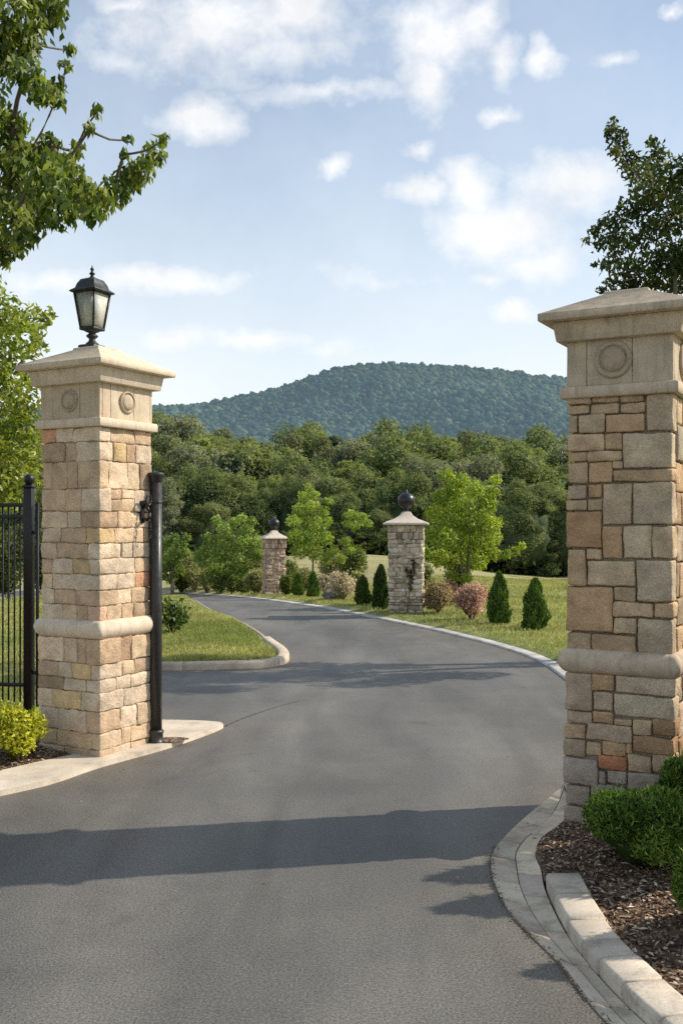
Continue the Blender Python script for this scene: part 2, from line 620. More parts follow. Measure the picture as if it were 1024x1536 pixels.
M_STONE_L = stone_mat('warm_stone', .76, 1.2, (.38, .25, .15), .34, .8)
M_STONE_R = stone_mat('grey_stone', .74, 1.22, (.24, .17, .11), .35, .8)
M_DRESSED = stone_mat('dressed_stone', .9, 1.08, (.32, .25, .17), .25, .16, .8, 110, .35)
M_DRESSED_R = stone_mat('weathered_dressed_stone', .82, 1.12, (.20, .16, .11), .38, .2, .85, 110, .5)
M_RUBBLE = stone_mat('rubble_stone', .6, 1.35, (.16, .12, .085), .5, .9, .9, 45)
M_BLACK = metal_mat('black_iron', (.012, .012, .013), .38, .2)
M_BRONZE = metal_mat('dark_bronze_paint', (.038, .037, .037), .36, .35, .15)
M_LANTERN = metal_mat('verdigris_iron', (.035, .038, .036), .45, .4, .3, (.10, .14, .12))
M_BALL = metal_mat('painted_ball', (.016, .017, .02), .35, .1)
M_GLASS = glass_mat()
M_ASPHALT = asphalt_mat()
M_KERB = concrete_mat('pale_concrete', .35)
M_KERB2 = concrete_mat('worn_concrete', .7)
M_LAWN = lawn_mat()
M_MULCH = mulch_mat()
M_CHIP = plain_col_mat('wood_chip')
M_ROCK = plain_col_mat('rock', .9, .6, 1.3, 6, .8, .05)
M_LEAF = leaf_mat('leaf', .42, .45, .35)
M_NEEDLE = leaf_mat('needle_leaf', .22, .55, .25, (1.2, 1.25, .5))
M_FOREST = leaf_mat('forest_leaf', .4, .65, .1)
M_GRASS = leaf_mat('grass_blade', .3, .6, .2)
M_FLOWER = leaf_mat('pale_bloom', .25, .7, .15, (1.2, 1.0, .8))
M_BARK = bark_mat('bark')
M_BARK_G = bark_mat('grey_bark', (.12, .105, .09), (.24, .21, .18))
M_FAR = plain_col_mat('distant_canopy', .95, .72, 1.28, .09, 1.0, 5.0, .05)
# blue haze of the distance, put into the canopy material as a faint glow
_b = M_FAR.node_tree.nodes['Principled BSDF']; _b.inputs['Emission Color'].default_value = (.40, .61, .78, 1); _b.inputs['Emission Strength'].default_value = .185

# ------------------------------------------------------------------ sun and sky
SUN_EL = 38.0
sdir = np.array((.982, .19)); sdir /= np.linalg.norm(sdir)
sun_vec = Vector((sdir[0] * math.cos(R(SUN_EL)), sdir[1] * math.cos(R(SUN_EL)), math.sin(R(SUN_EL))))
sl = bpy.data.lights.new('sun', 'SUN'); sl.energy = 5.0; sl.angle = R(.53); sl.color = (1.0, .90, .76)
so = bpy.data.objects.new('sun', sl); so.rotation_euler = sun_vec.to_track_quat('Z', 'Y').to_euler(); so.location = (30, 6, 30)
COL.objects.link(so)

world = bpy.data.worlds.new('World'); scene.world = world; world.use_nodes = True
wn = world.node_tree; k = N(wn)
bg = wn.nodes['Background']; wout = wn.nodes['World Output']
sky = k.new('ShaderNodeTexSky', sky_type='NISHITA')
sky.sun_disc = False; sky.sun_elevation = R(SUN_EL); sky.sun_rotation = math.atan2(sdir[0], sdir[1])
sky.air_density = 1.0; sky.dust_density = 1.2; sky.ozone_density = 1.2; sky.altitude = 150
SKY_STR = .15
tc = k.new('ShaderNodeTexCoord')
sep = k.new('ShaderNodeSeparateXYZ'); k.link(tc.outputs['Generated'], sep.inputs[0])
ysafe = k.math('MAXIMUM', sep.outputs[1], .02)
cu = k.math('DIVIDE', sep.outputs[0], ysafe); cv = k.math('DIVIDE', sep.outputs[2], ysafe)
comb = k.new('ShaderNodeCombineXYZ'); k.link(cu, comb.inputs[0]); k.link(cv, comb.inputs[1])
uv = comb.outputs[0]


def vm(op, a, b=None, c=None):
    n = k.new('ShaderNodeVectorMath', operation=op)
    for i, q in enumerate((a, b, c)):
        if q is None: continue
        if hasattr(q, 'is_output'): k.link(q, n.inputs[i])
        else: n.inputs[i].default_value = q
    return n


def wnoise(scale, detail, rough, color=False):
    n = k.new('ShaderNodeTexNoise'); n.inputs['Scale'].default_value = scale
    n.inputs['Detail'].default_value = detail; n.inputs['Roughness'].default_value = rough
    k.link(uv, n.inputs['Vector'])
    return n.outputs['Color' if color else 'Fac']


w1 = vm('SUBTRACT', wnoise(9, 5, .62, True), (.5, .5, .5)).outputs[0]
uvw = vm('MULTIPLY_ADD', w1, (.075, .062, 0), uv).outputs[0]
# heaped clouds: (column, row, half width, half height, weight) where they hang in the sky of the photo
CLOUDS = [(330, 30, 190, 75, .85), (450, 20, 80, 55, .95), (390, 75, 150, 45, .55), (655, 45, 85, 75, 1.0), (635, 120, 42, 62, 1.0), (720, 25, 45, 45, .9),
          (308, 176, 62, 42, 1.15), (815, 92, 26, 30, 1.0), (758, 88, 30, 42, .85), (756, 167, 30, 14, .75), (500, 246, 24, 17, .85),
          (625, 232, 24, 16, .75), (710, 275, 55, 48, 1.1), (635, 278, 48, 20, 1.0), (750, 335, 110, 62, 1.05), (860, 275, 85, 48, 1.0),
          (800, 390, 70, 34, .8), (235, 417, 125, 21, 1.05), (90, 415, 70, 18, .8), (262, 512, 45, 21, .85), (385, 510, 90, 18, .8),
          (920, 80, 28, 13, .7), (1015, 16, 20, 14, .8), (770, 462, 36, 17, .8), (745, 412, 28, 12, .6), (485, 146, 125, 17, .6),
          (180, 90, 55, 13, .45), (1010, 470, 70, 40, .8), (180, 5, 45, 22, .8), (-150, 250, 140, 60, 1), (1250, 200, 150, 80, 1),
          (1350, 420, 160, 30, .9), (-200, 480, 160, 25, .9), (600, -180, 240, 80, 1), (100, -250, 200, 70, .9), (1100, -160, 200, 60, .9),
          (560, 420, 60, 14, .3), (480, 520, 60, 12, .4)]
field = None
for cx, cy, rx, ry, wgt in CLOUDS:
    ccx, ccy = (cx - 512) / F, (HOR - cy) / F
    ix, iy = F / rx, F / ry
    ln = vm('LENGTH', vm('MULTIPLY_ADD', uvw, (ix, iy, 0), (-ccx * ix, -ccy * iy, 0)).outputs[0]).outputs['Value']
    q = k.math('MULTIPLY_ADD', ln, -wgt * .9, wgt)
    field = q if field is None else k.math('MAXIMUM', field, q)
fb = wnoise(26, 7, .62)
dens = k.math('ADD', field, k.mr(fb, .25, .75, -.36, .36))
dens = k.mr(dens, -.07, .78, 0, 1)
dens = k.math('SMOOTH_MIN', dens, 1.0, .1)
front = k.mr(sep.outputs[1], .05, .2, 0, 1)
dens = k.math('MULTIPLY', k.math('MAXIMUM', dens, 0.0), front)
# thin high veil and horizon haze
veil = k.mr(wnoise(2.6, 6, .6), .40, .75, 0, .26)
haze = k.new('ShaderNodeMapRange'); haze.interpolation_type = 'SMOOTHERSTEP'
k.link(sep.outputs[2], haze.inputs[0]); haze.inputs[1].default_value = -.05; haze.inputs[2].default_value = .52
haze.inputs[3].default_value = .92; haze.inputs[4].default_value = .26
thin = k.math('MINIMUM', k.math('ADD', veil, haze.outputs[0]), .93)
shade = k.mr(wnoise(11, 6, .65), .32, .68, .87, 1.06)
bgh = k.new('ShaderNodeBackground'); k.link(k.ramp(sep.outputs[2], [(.0, (.90, .945, .965)), (.14, (.88, .94, .975)), (.34, (.80, .905, .985)), (1.0, (.74, .87, 1.0))]), bgh.inputs[0]); bgh.inputs[1].default_value = 1.10
bgc = k.new('ShaderNodeBackground'); k.link(k.mix(1.0, (1.0, .995, .985), shade, 'MULTIPLY'), bgc.inputs[0]); bgc.inputs[1].default_value = 1.12
k.link(sky.outputs[0], bg.inputs[0]); bg.inputs[1].default_value = SKY_STR
m1 = k.new('ShaderNodeMixShader'); k.link(thin, m1.inputs[0]); k.link(bg.outputs[0], m1.inputs[1]); k.link(bgh.outputs[0], m1.inputs[2])
m2 = k.new('ShaderNodeMixShader'); k.link(k.math('MULTIPLY', dens, .80), m2.inputs[0]); k.link(m1.outputs[0], m2.inputs[1]); k.link(bgc.outputs[0], m2.inputs[2])
k.link(m2.outputs[0], wout.inputs[0])

# ------------------------------------------------------------------ the ground plan
right_near = [P(845, 1181), P(790, 1225), P(755, 1258), P(738, 1282), P(735, 1305), P(743, 1332), P(760, 1365), P(790, 1400), P(832, 1440), P(872, 1490), P(910, 1536)]
right_near = smooth_line(list(reversed(right_near + [(1.16, 2.7), (1.55, 1.7), (2.3, .6), (4, -.6), (9, -1.6)])), .1)     # towards the pillar
right_far = smooth_line([P(845, 1181), (2.05, 8.2), (2.5, 10.2), P(840, 1012), P(800, 988), P(740, 968), P(660, 948), P(580, 931), P(500, 915),
                         P(420, 903), P(340, 894), P(262, 888), (-9.5, 40.2), (-14, 41.2), (-22, 41)], .15)
inner_far = smooth_line([(-22, 35.5), (-14, 36), (-9.5, 35.2), P(262, 895), P(305, 908), P(350, 927), P(385, 946), P(410, 966), P(428, 979), P(434, 989),
                         P(425, 997), P(395, 1002), P(340, 1004), P(245, 1006), (-2.7, 12.3)], .12)
bay = [(-2.85, 12.0), (-2.85, 9.5), (-2.6, 9.12)]
left_near = smooth_line([(-1.75, 9.02), P(290, 1086), P(320, 1088), P(335, 1092), P(300, 1107), P(240, 1127), P(150, 1152), P(80, 1176), P(0, 1195), (-3.1, 5.62), (-5, 3.95), (-9, 1.2)], .1)
ROAD = [tuple(p) for p in right_near[:-1]] + [tuple(p) for p in right_far] + [tuple(p) for p in inner_far] + bay + [tuple(p) for p in left_near] + [(-9, -8), (9, -8)]

APRON = [tuple(p) for p in left_near] + [(-9, 1.9), (-5.1, 4.75), (-3.35, 6.2), P(0, 1163), P(60, 1149), P(110, 1138), (-2.3, 7.9), (-2.3, 9.02)]
BED_L = [P(0, 1164), P(60, 1150), P(110, 1139), (-2.28, 7.9), (-2.32, 8.6), (-3.0, 9.3), (-6, 9.6), (-9.2, 4.5), (-9.05, 2.0), (-5.12, 4.78), (-3.37, 6.22)]
gut_in = smooth_line([(1.5, 6.75), (1.42, 6.2), P(838, 1246), P(813, 1264), P(803, 1286), P(812, 1308), P(817, 1335), P(832, 1372), P(858, 1420), P(896, 1467), P(960, 1535), (1.17, 3.3),
                      (1.42, 2.5), (1.85, 1.6), (2.6, .75), (4.2, -.2), (9, -1.2)], .08)
BED_R = [tuple(p) for p in gut_in] + [(9, 2.0), (4.2, 3.2), (3.6, 6.0), (2.9, 7.6), (1.9, 7.6)]
GUT = [tuple(p) for p in reversed(gut_in)] + [tuple(p) for p in reversed(right_near)]
HOLES = [ROAD, APRON, BED_L, BED_R, GUT]


def ground_z(x, y):
    x = np.asarray(x, float); y = np.asarray(y, float)
    z = gz(x, y)
    near = (np.abs(x) < 30) & (y < 60)
    d = np.full(x.shape, 9.0)
    if near.any(): d[near] = np.minimum(d[near], kd_dist(ROAD, x[near], y[near]))
    rough = vnoise(np.stack([x * .8, y * .8, x * 0], -1)) * .03
    return z + .075 * S(0, .3, d) - .004 + rough * S(.5, 3, d)


def make_ground():
    pts = []; edges = []
    for poly in HOLES:
        b = len(pts); n = len(poly)
        pts += [Vector(p) for p in poly]; edges += [(b + i, b + (i + 1) % n) for i in range(n)]
    near_line = [tuple(p) for p in ROAD]

    def grid(x0, x1, y0, y1, st, skip=None):
        X, Y = np.meshgrid(np.arange(x0, x1, st), np.arange(y0, y1, st)); X = X.ravel(); Y = Y.ravel()
        if skip:
            q = (X > skip[0]) & (X < skip[1]) & (Y > skip[2]) & (Y < skip[3]); X = X[~q]; Y = Y[~q]
        return X, Y
    X, Y = grid(-16, 16, -3, 50, .45)
    keep = ~inside(ROAD, X, Y); X = X[keep]; Y = Y[keep]
    d = kd_dist(near_line, X, Y); X = X[d > .12]; Y = Y[d > .12]
    extra = []
    for off in (.15, .32):                                    # close rings beside the road for the grass shoulder
        for line in (right_far, inner_far):
            L = np.array(line); t = unit(np.gradient(L, axis=0)); nn = np.stack([t[:, 1], -t[:, 0]], 1)
            extra.append(L + nn * off)
    E = np.concatenate(extra); E = E[~inside(ROAD, E[:, 0], E[:, 1])]
    X2, Y2 = grid(-120, 120, -20, 150, 4, (-16.5, 16.5, -3.5, 50.5))
    X3, Y3 = grid(-4000, 4001, -400, 4200, 200, (-121, 121, -21, 151))
    X = np.concatenate([X, E[:, 0], X2, X3]); Y = np.concatenate([Y, E[:, 1], Y2, Y3])
    pts += [Vector((a, b)) for a, b in zip(X, Y)]
    vo, _, fo, *_ = delaunay_2d_cdt(pts, edges, [], 0, 1e-4)
    v = np.array([(p.x, p.y) for p in vo]); f = np.array([q for q in fo if len(q) == 3])
    c = v[f].mean(1)
    bad = np.zeros(len(f), bool)
    for h in HOLES: bad |= inside(h, c[:, 0], c[:, 1])
    f = f[~bad]
    e1 = v[f[:, 1]] - v[f[:, 0]]; e2 = v[f[:, 2]] - v[f[:, 0]]
    neg = (e1[:, 0] * e2[:, 1] - e1[:, 1] * e2[:, 0]) < 0
    f[neg] = f[neg][:, ::-1]
    mb = MB(); mb.add(np.column_stack([v, ground_z(v[:, 0], v[:, 1])]), f)
    return tag(mb.build('lawn', M_LAWN, smooth=True), kind='structure')


make_ground()
rb = MB().poly(ROAD, lambda x, y: gz(x, y), .28)
# wheels have polished two faint tracks along the drive; dust gathers towards its edges
mid_line = smooth_line([(-.55, -6), (-.5, 0), P(430, 1420), P(520, 1200), P(590, 1100), P(628, 1000), P(528, 951), P(430, 920), P(340, 902), (-9.5, 37.7), (-22, 38.2)], .2)
rv = rb.v[0]; dm = kd_dist(mid_line, rv[:, 0], rv[:, 1]); de = kd_dist(ROAD, rv[:, 0], rv[:, 1])
wob = .18 * vnoise(np.stack([rv[:, 0] * .5, rv[:, 1] * .35, rv[:, 0] * 0], -1))
tr_ = np.exp(-((dm - .78 + wob) / .24) ** 2)
rc = 1.05 + .20 * tr_ - .08 * np.exp(-((dm + wob) / .3) ** 2) + .05 * vnoise(np.stack([rv[:, 0] * .7, rv[:, 1] * .7, rv[:, 0] * 0 + 4], -1))
dust = np.exp(-de / .22)[:, None]
rb.c[0] = rc[:, None] * np.ones(3) * (1 - dust * .25) + dust * np.array((.42, .32, .22))
tag(rb.build('road', M_ASPHALT, smooth=True), kind='structure')

CONC = (.60, .52, .41)
tag(MB().poly(APRON, lambda x, y: gz(x, y) + .035 + .003 * vnoise(np.stack([x * 3, y * 3, x * 0], -1)), .12, (.62, .54, .43), drop=.06).build('pavement', M_KERB), kind='structure')
# island kerb: runs round the grass island's rounded nose
isl = [p for p in inner_far if p[1] < 15.2]
prof = [(0, -.02), (0, .062), (-.010, .082), (-.026, .092), (-.125, .092), (-.142, .082), (-.15, .02)]
isl_full = isl
tag(MB().sweep(isl, [(o, z) for o, z in prof], lambda x, y: gz(x, y), [1.2, 1.35, 1.25], .005, (.60, .50, .38)).build('island_kerb', M_KERB), kind='structure')
far_in = [p for p in inner_far if p[1] >= 15.2]
tag(MB().sweep(far_in, [(.0, -.02), (0, .012), (-.07, .02), (-.07, -.02)], lambda x, y: gz(x, y), None, .005, (.35, .31, .25)).build('island_edging', M_KERB2), kind='structure')
edge = [p for p in right_far if p[1] > 7.2]
tag(MB().sweep(edge, [(.03, -.02), (.03, .018), (.0, .026), (-.14, .03), (-.16, .02), (-.16, -.03)], lambda x, y: gz(x, y), [1.5], .005, (.52, .50, .47)).build('road_kerb', M_KERB2), kind='structure')


def offset_line(a, b, t):
    """line part way between two ground lines, matched by arc length"""
    def par(L):
        L = np.array(L); s = np.concatenate([[0], np.cumsum(np.linalg.norm(np.diff(L, axis=0), axis=1))]); return L, s / s[-1]
    (A_, sa), (B_, sb) = par(a), par(b)
    u = np.linspace(0, 1, 160)
    pa = np.stack([np.interp(u, sa, A_[:, i]) for i in (0, 1)], 1); pb = np.stack([np.interp(u, sb, B_[:, i]) for i in (0, 1)], 1)
    return pa * (1 - t) + pb * t


# right-hand gutter: two strips of pale slabs from the pillar round to the street
go = list(reversed(right_near)); gi = gut_in
go = [p for p in go if p[0] < 3 and p[1] > .3]; gi = [p for p in gi if p[0] < 3.2 and p[1] > .4]
gut = MB()


def slab_strip(mb, a, b, t0, t1, lens, z0, z1, col):
    La, Lb = offset_line(a, b, t0), offset_line(a, b, t1)
    s = np.concatenate([[0], np.cumsum(np.linalg.norm(np.diff((La + Lb) / 2, axis=0), axis=1))])
    p0 = 0; i = 0
    while p0 < s[-1] - .05:
        p1 = min(p0 + lens[i % len(lens)], s[-1]); i += 1
        q = np.linspace(p0 + .006, p1 - .006, 7)
        A0 = np.stack([np.interp(q, s, La[:, j]) for j in (0, 1)], 1); B0 = np.stack([np.interp(q, s, Lb[:, j]) for j in (0, 1)], 1)
        dv = unit(B0 - A0); A0 = A0 + dv * .003; B0 = B0 - dv * .003
        jz = rnd.uniform(-.003, .003)
        top = np.concatenate([np.column_stack([A0, np.full(7, z0 + jz)]), np.column_stack([B0, np.full(7, z1 + jz)])])
        bot = top - np.array((0, 0, .05)); n = 7
        v = np.concatenate([top, bot]); f = []
        for m in range(6):
            f += [(m, m + 1, n + m + 1, n + m), (2 * n + m, m, m + 1, 2 * n + m + 1)[::-1], (n + m, n + m + 1, 3 * n + m + 1, 3 * n + m)[::-1]]
        f += [(0, n, 3 * n, 2 * n), (n - 1, 2 * n - 1, 4 * n - 1, 3 * n - 1)[::-1]]
        mb.add(v, f, np.array(col) * rnd.uniform(.82, 1.12) * np.array((1, rnd.uniform(.96, 1.02), rnd.uniform(.92, 1.04))))
        p0 = p1


slab_strip(gut, go, gi, .0, .52, [.30, .34, .27, .38], .012, .004, (.66, .56, .43))
slab_strip(gut, go, gi, .52, .99, [.36, .30, .42, .33], .004, .012, (.62, .53, .41))
tag(gut.build('gutter', M_KERB2), kind='structure')
tag(MB().add([(-9, -7.5, -.035), (9, -7.5, -.035), (9, 12.5, -.035), (-9, 12.5, -.035)], [(0, 1, 2, 3)], (.06, .045, .032)).build('subsoil', M_CHIP), kind='structure')
tag(MB().poly([tuple(p) for p in GUT], lambda x, y: np.full(np.shape(x), -.012), .2, (.16, .135, .11)).build('gutter_bed', M_KERB2), kind='structure')
ks = [p for p in gut_in if p[1] < P(817, 1335)[1] + .01 and p[0] < 6]
tag(MB().sweep(ks, [(.004, -.02), (.0, .062), (.006, .074), (.018, .08), (.155, .084), (.168, .078), (.172, .0)], lambda x, y: 0 * x,
               [.27, .30, .22, .17, .21, .27, .26], .019, (.62, .54, .43), .004).build('kerb', M_KERB2), kind='structure')

# mulch beds
def bed_z(poly, hgt=.085, width=.45, base=.012):
    def f(x, y):
        d = dist_to(poly, x, y)
        n = vnoise(np.stack([x * 9, y * 9, x * 0], -1)) * .012 + vnoise(np.stack([x * 30, y * 30, x * 0], -1)) * .006
        return base + hgt * S(0, width, d) + n * S(0, .08, d)
    return f


KIN = smooth_line([(p[0] + .165, p[1] + .02) for p in ks[::6]], .1)
BED_RM = [tuple(p) for p in gut_in if p[1] > ks[0][1] + .02] + [tuple(p) for p in KIN] + [(9, 2.0), (4.2, 3.2), (3.6, 6.0), (2.9, 7.6), (1.9, 7.6)]
bzr = bed_z(BED_RM, .06, .5, .035); bzl = bed_z(BED_L, .05, .35, .03)
tag(MB().poly(BED_RM, bzr, .06, drop=.06).build('mulch_bed', M_MULCH, smooth=True), kind='structure')
tag(MB().poly(BED_L, bzl, .08).build('mulch_bed', M_MULCH, smooth=True), kind='structure')


def chips(poly, zf, box, n, name):
    x = RNG.uniform(box[0], box[1], n); y = RNG.uniform(box[2], box[3], n)
    kq = inside(poly, x, y); x = x[kq]; y = y[kq]; n = len(x)
    kd = dist_to(poly, x, y) > .015; x = x[kd]; y = y[kd]; n = len(x)
    z = zf(x, y) + RNG.uniform(.002, .014, n)
    a = RNG.uniform(0, 6.28, n)
    ax = np.stack([np.cos(a), np.sin(a), RNG.normal(0, .25, n)], 1)
    nr = unit(np.stack([RNG.normal(0, .35, n), RNG.normal(0, .35, n), np.ones(n)], 1))
    pal = np.array([(.10, .058, .036), (.20, .12, .072), (.29, .19, .12), (.42, .31, .21), (.56, .45, .33)])
    col = pal[np.minimum((RNG.random(n) ** 1.5 * 5).astype(int), 4)] * RNG.uniform(.7, 1.3, n)[:, None]
    mb = MB(); mb.leaves(np.stack([x, y, z], 1), ax, nr, RNG.uniform(.015, .05, n), RNG.uniform(.006, .018, n), col, .1, .05)
    return tag(mb.build(name, M_CHIP), 'shredded brown bark mulch chips spread over the planting bed', 'mulch', kind='stuff')


chips(BED_RM, bzr, (.9, 2.7, 3.0, 6.4), 26000, 'bark_chips')['label'] = 'shredded brown bark chips lying between the kerb and the dark green bushes'
chips(BED_L, bzl, (-3.2, -1.9, 6.9, 8.8), 7000, 'bark_chips')['label'] = 'shredded brown bark chips lying under the yellow green bush'

# crumbs of soil along the gutter's edge, and a crack in the asphalt by the island tip
def crumbs():
    L = np.array([p for p in right_near if p[1] > 3 and p[1] < 5.6 and p[0] < 2]); n = 900
    q = RNG.random(n) * (len(L) - 1.001); i = q.astype(int); p = L[i] + (L[i + 1] - L[i]) * (q - i)[:, None] + RNG.normal(0, .012, (n, 2))
    mb = MB()
    for a in range(n):
        r = RNG.uniform(.0015, .0045)
        mb.ico((p[a, 0], p[a, 1], r * .5 + .008), (r, r, r * .6), np.array((.11, .085, .06)) * RNG.uniform(.6, 1.8), 1, .3, 1, a)
    return tag(mb.build('gutter_crumbs', M_CHIP), 'brown soil crumbs and grit along the edge of the right gutter', 'grit', kind='stuff')


crumbs()


def fallen_leaves():
    n = 260
    x = RNG.uniform(-3.2, 2.4, n); y = RNG.uniform(3.4, 13, n)
    kq = inside(ROAD, x, y) | inside(GUT, x, y); x, y = x[kq], y[kq]
    d = kd_dist(ROAD, x, y); kq = (d < .28) | (RNG.random(len(x)) < .06); x, y = x[kq], y[kq]; n = len(x)
    a = RNG.uniform(0, 6.28, n)
    pal = np.array([(.16, .10, .04), (.22, .16, .06), (.12, .13, .04), (.28, .22, .12)])
    mb = MB()
    mb.leaves(np.stack([x, y, np.full(n, .017)], 1), np.stack([np.cos(a), np.sin(a), RNG.normal(0, .12, n)], 1), np.stack([RNG.normal(0, .25, n), RNG.normal(0, .25, n), np.ones(n)], 1),
              RNG.uniform(.012, .04, n), RNG.uniform(.008, .018, n), pal[RNG.integers(0, 4, n)], .12, .12)
    return tag(mb.build('fallen_leaves', M_CHIP), 'dry fallen leaves and bits scattered along the edges of the drive', 'leaf litter', kind='stuff')


fallen_leaves()
seam = smooth_line([P(336, 1091), P(360, 1080), P(390, 1069), P(425, 1058), P(460, 1050)], .03)
mb = MB()
for i in range(len(seam) - 1):
    a, b = seam[i], seam[i + 1]
    w0 = .011 * (1 - i / len(seam)) + .002; w1 = .011 * (1 - (i + 1) / len(seam)) + .002
    j0 = .012 * math.sin(i * 1.7); j1 = .012 * math.sin((i + 1) * 1.7)
    mb.add([(a[0], a[1] - w0 + j0, .0045), (b[0], b[1] - w1 + j1, .0045), (b[0], b[1] + w1 + j1, .0045), (a[0], a[1] + w0 + j0, .0045)], [(0, 1, 2, 3)], (.025, .024, .023))
tag(mb.build('road_seam', M_CHIP), kind='structure')

# ------------------------------------------------------------------ stone pillars
ROT = math.atan2(-.485, .875)
U = np.array((.875, -.485)); Vv = np.array((.485, .875))
CL = np.array(P(150, 1143)) - .315 * U + .315 * Vv
CR = np.array(P(847, 1241)) + .312 * U + .312 * Vv

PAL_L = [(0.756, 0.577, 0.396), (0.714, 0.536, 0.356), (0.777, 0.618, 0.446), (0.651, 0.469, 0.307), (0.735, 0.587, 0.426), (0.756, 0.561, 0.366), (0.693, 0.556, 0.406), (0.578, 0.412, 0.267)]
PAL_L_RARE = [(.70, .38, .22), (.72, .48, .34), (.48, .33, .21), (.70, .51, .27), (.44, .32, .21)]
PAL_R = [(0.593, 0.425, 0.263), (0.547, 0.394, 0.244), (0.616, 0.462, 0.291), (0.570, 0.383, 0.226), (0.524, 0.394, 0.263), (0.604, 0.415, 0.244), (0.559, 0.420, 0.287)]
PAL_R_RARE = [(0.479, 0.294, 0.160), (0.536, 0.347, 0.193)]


def pick(pal, rare, rr, p=.15):
    c = np.array(rr.choice(rare if rr.random() < p else pal))
    return c * rr.uniform(.86, 1.12)


def courses(mb, hw, zs, rr, pal, rare, joint=.005, thick=.085, amp=.009, r=.010, seg=.03, minw=.1, maxw=.26, split=.15, prot=.008):
    """coursed ashlar on all four faces with corner blocks that turn the arris"""
    sd = rr.uniform(0, 500)
    for z0, z1 in zip(zs[:-1], zs[1:]):
        z0 += joint / 2; z1 -= joint / 2
        cor = []
        for q in range(4):
            sx = (-1, 1, 1, -1)[q]; sy = (-1, -1, 1, 1)[q]
            a, b = rr.uniform(minw * .7, maxw * .9), rr.uniform(minw * .7, maxw * .9)
            if rr.random() < .5: a, b = max(a, b), min(a, b)
            else: a, b = min(a, b), max(a, b)
            pr = rr.uniform(0, prot); sd += 1
            xo, xi = sx * (hw + pr), sx * (hw - a); yo, yi = sy * (hw + pr), sy * (hw - b)
            mb.block((min(xo, xi), min(yo, yi), z0), (max(xo, xi), max(yo, yi), z1), r, amp, pick(pal, rare, rr), seg, sd)
            cor.append((a, b))
        for face in range(4):
            if face == 0: l, h = -hw + cor[0][0], hw - cor[1][0]
            elif face == 1: l, h = -hw + cor[1][1], hw - cor[2][1]
            elif face == 2: l, h = -hw + cor[3][0], hw - cor[2][0]
            else: l, h = -hw + cor[0][1], hw - cor[3][1]
            w = h - l
            n = max(1, int(round(w / rr.uniform(minw * 1.1, maxw * .85))))
            cuts = [0] + sorted((i + rr.uniform(-.22, .22)) / n for i in range(1, n)) + [1]
            for c0, c1 in zip(cuts[:-1], cuts[1:]):
                rows = [(z0, z1)]
                if z1 - z0 > .13 and rr.random() < split:
                    zm = z0 + (z1 - z0) * rr.uniform(.4, .6); rows = [(z0, zm - joint / 2), (zm + joint / 2, z1)]
                for ra, rb in rows:
                    x0 = l + w * c0 + joint / 2; x1 = l + w * c1 - joint / 2
                    if x1 - x0 < .02: continue
                    pr = rr.uniform(-.003, prot); sd += 1
                    if face == 0: lo, hi = (x0, -hw - pr, ra), (x1, -hw + thick, rb)
                    elif face == 1: lo, hi = (hw - thick, x0, ra), (hw + pr, x1, rb)
                    elif face == 2: lo, hi = (x0, hw - thick, ra), (x1, hw + pr, rb)
                    else: lo, hi = (-hw - pr, x0, ra), (-hw + thick, x1, rb)
                    mb.block(lo, hi, r, amp, pick(pal, rare, rr), seg, sd)


def core(mb, hw, z0, z1, col):
    mb.square([(hw, z0), (hw, z1)], .01, col)


def medallion_mesh(rad, ring, col, proud=.02):
    mb = MB()
    prof = [(rad + .004, 0), (rad + .003, proud * .7), (rad - .004, proud), (rad - ring + .004, proud), (rad - ring + .001, .001), (rad - ring - .007, .001),
            (rad - ring - .010, proud * .8), (rad * .35, proud * .95), (.004, proud)]
    mb.lathe(prof, 40, col)
    return mb


FACE_ROT = [Matrix.Rotation(R(90), 4, 'X'), Matrix.Rotation(R(90), 4, 'Z') @ Matrix.Rotation(R(90), 4, 'X'),
            Matrix.Rotation(R(180), 4, 'Z') @ Matrix.Rotation(R(90), 4, 'X'), Matrix.Rotation(R(270), 4, 'Z') @ Matrix.Rotation(R(90), 4, 'X')]


def frieze(root, mat, pal, hw, z0, z1, rad, ring, zc, rr, shift=0.0):
    mb = MB(); core(mb, hw - .012, z0, z1, np.array(pal[0]) * .6)
    for face in range(4):
        M = Matrix.Rotation(R(90) * face, 4, 'Z')
        e = .0 if face % 2 == 0 else .03
        cuts = [-hw + e, -hw * .58 + rr.uniform(-.02, .02), hw * .30 + rr.uniform(-.02, .05), hw - e]
        for a, b in zip(cuts[:-1], cuts[1:]):
            t = MB(); t.block((a + .0015, -hw, z0 + .002), (b - .0015, -hw + .03, z1 - .002), .005, .0025, np.array(pal[rr.randrange(len(pal))]), .03, rr.uniform(0, 99))
            for v, c in zip(t.v, t.c): pass
            b0 = mb.n
            mb.add(xf(np.concatenate(t.v), M), np.concatenate(t.f[4]), np.concatenate(t.c))
    fr = mb.build('frieze', mat, root, smooth=True)
    base = None
    for face in range(4):
        if base is None:
            o = medallion_mesh(rad, ring, np.array(pal[0]) * 1.02).build('medallion', mat, fr, smooth=True); base = o
        else:
            o = base.copy(); COL.objects.link(o); o.parent = fr
        o.matrix_local = Matrix.Rotation(R(90) * face, 4, 'Z') @ Matrix.Translation((shift, -hw + .002, zc)) @ Matrix.Rotation(R(90), 4, 'X')
    return fr


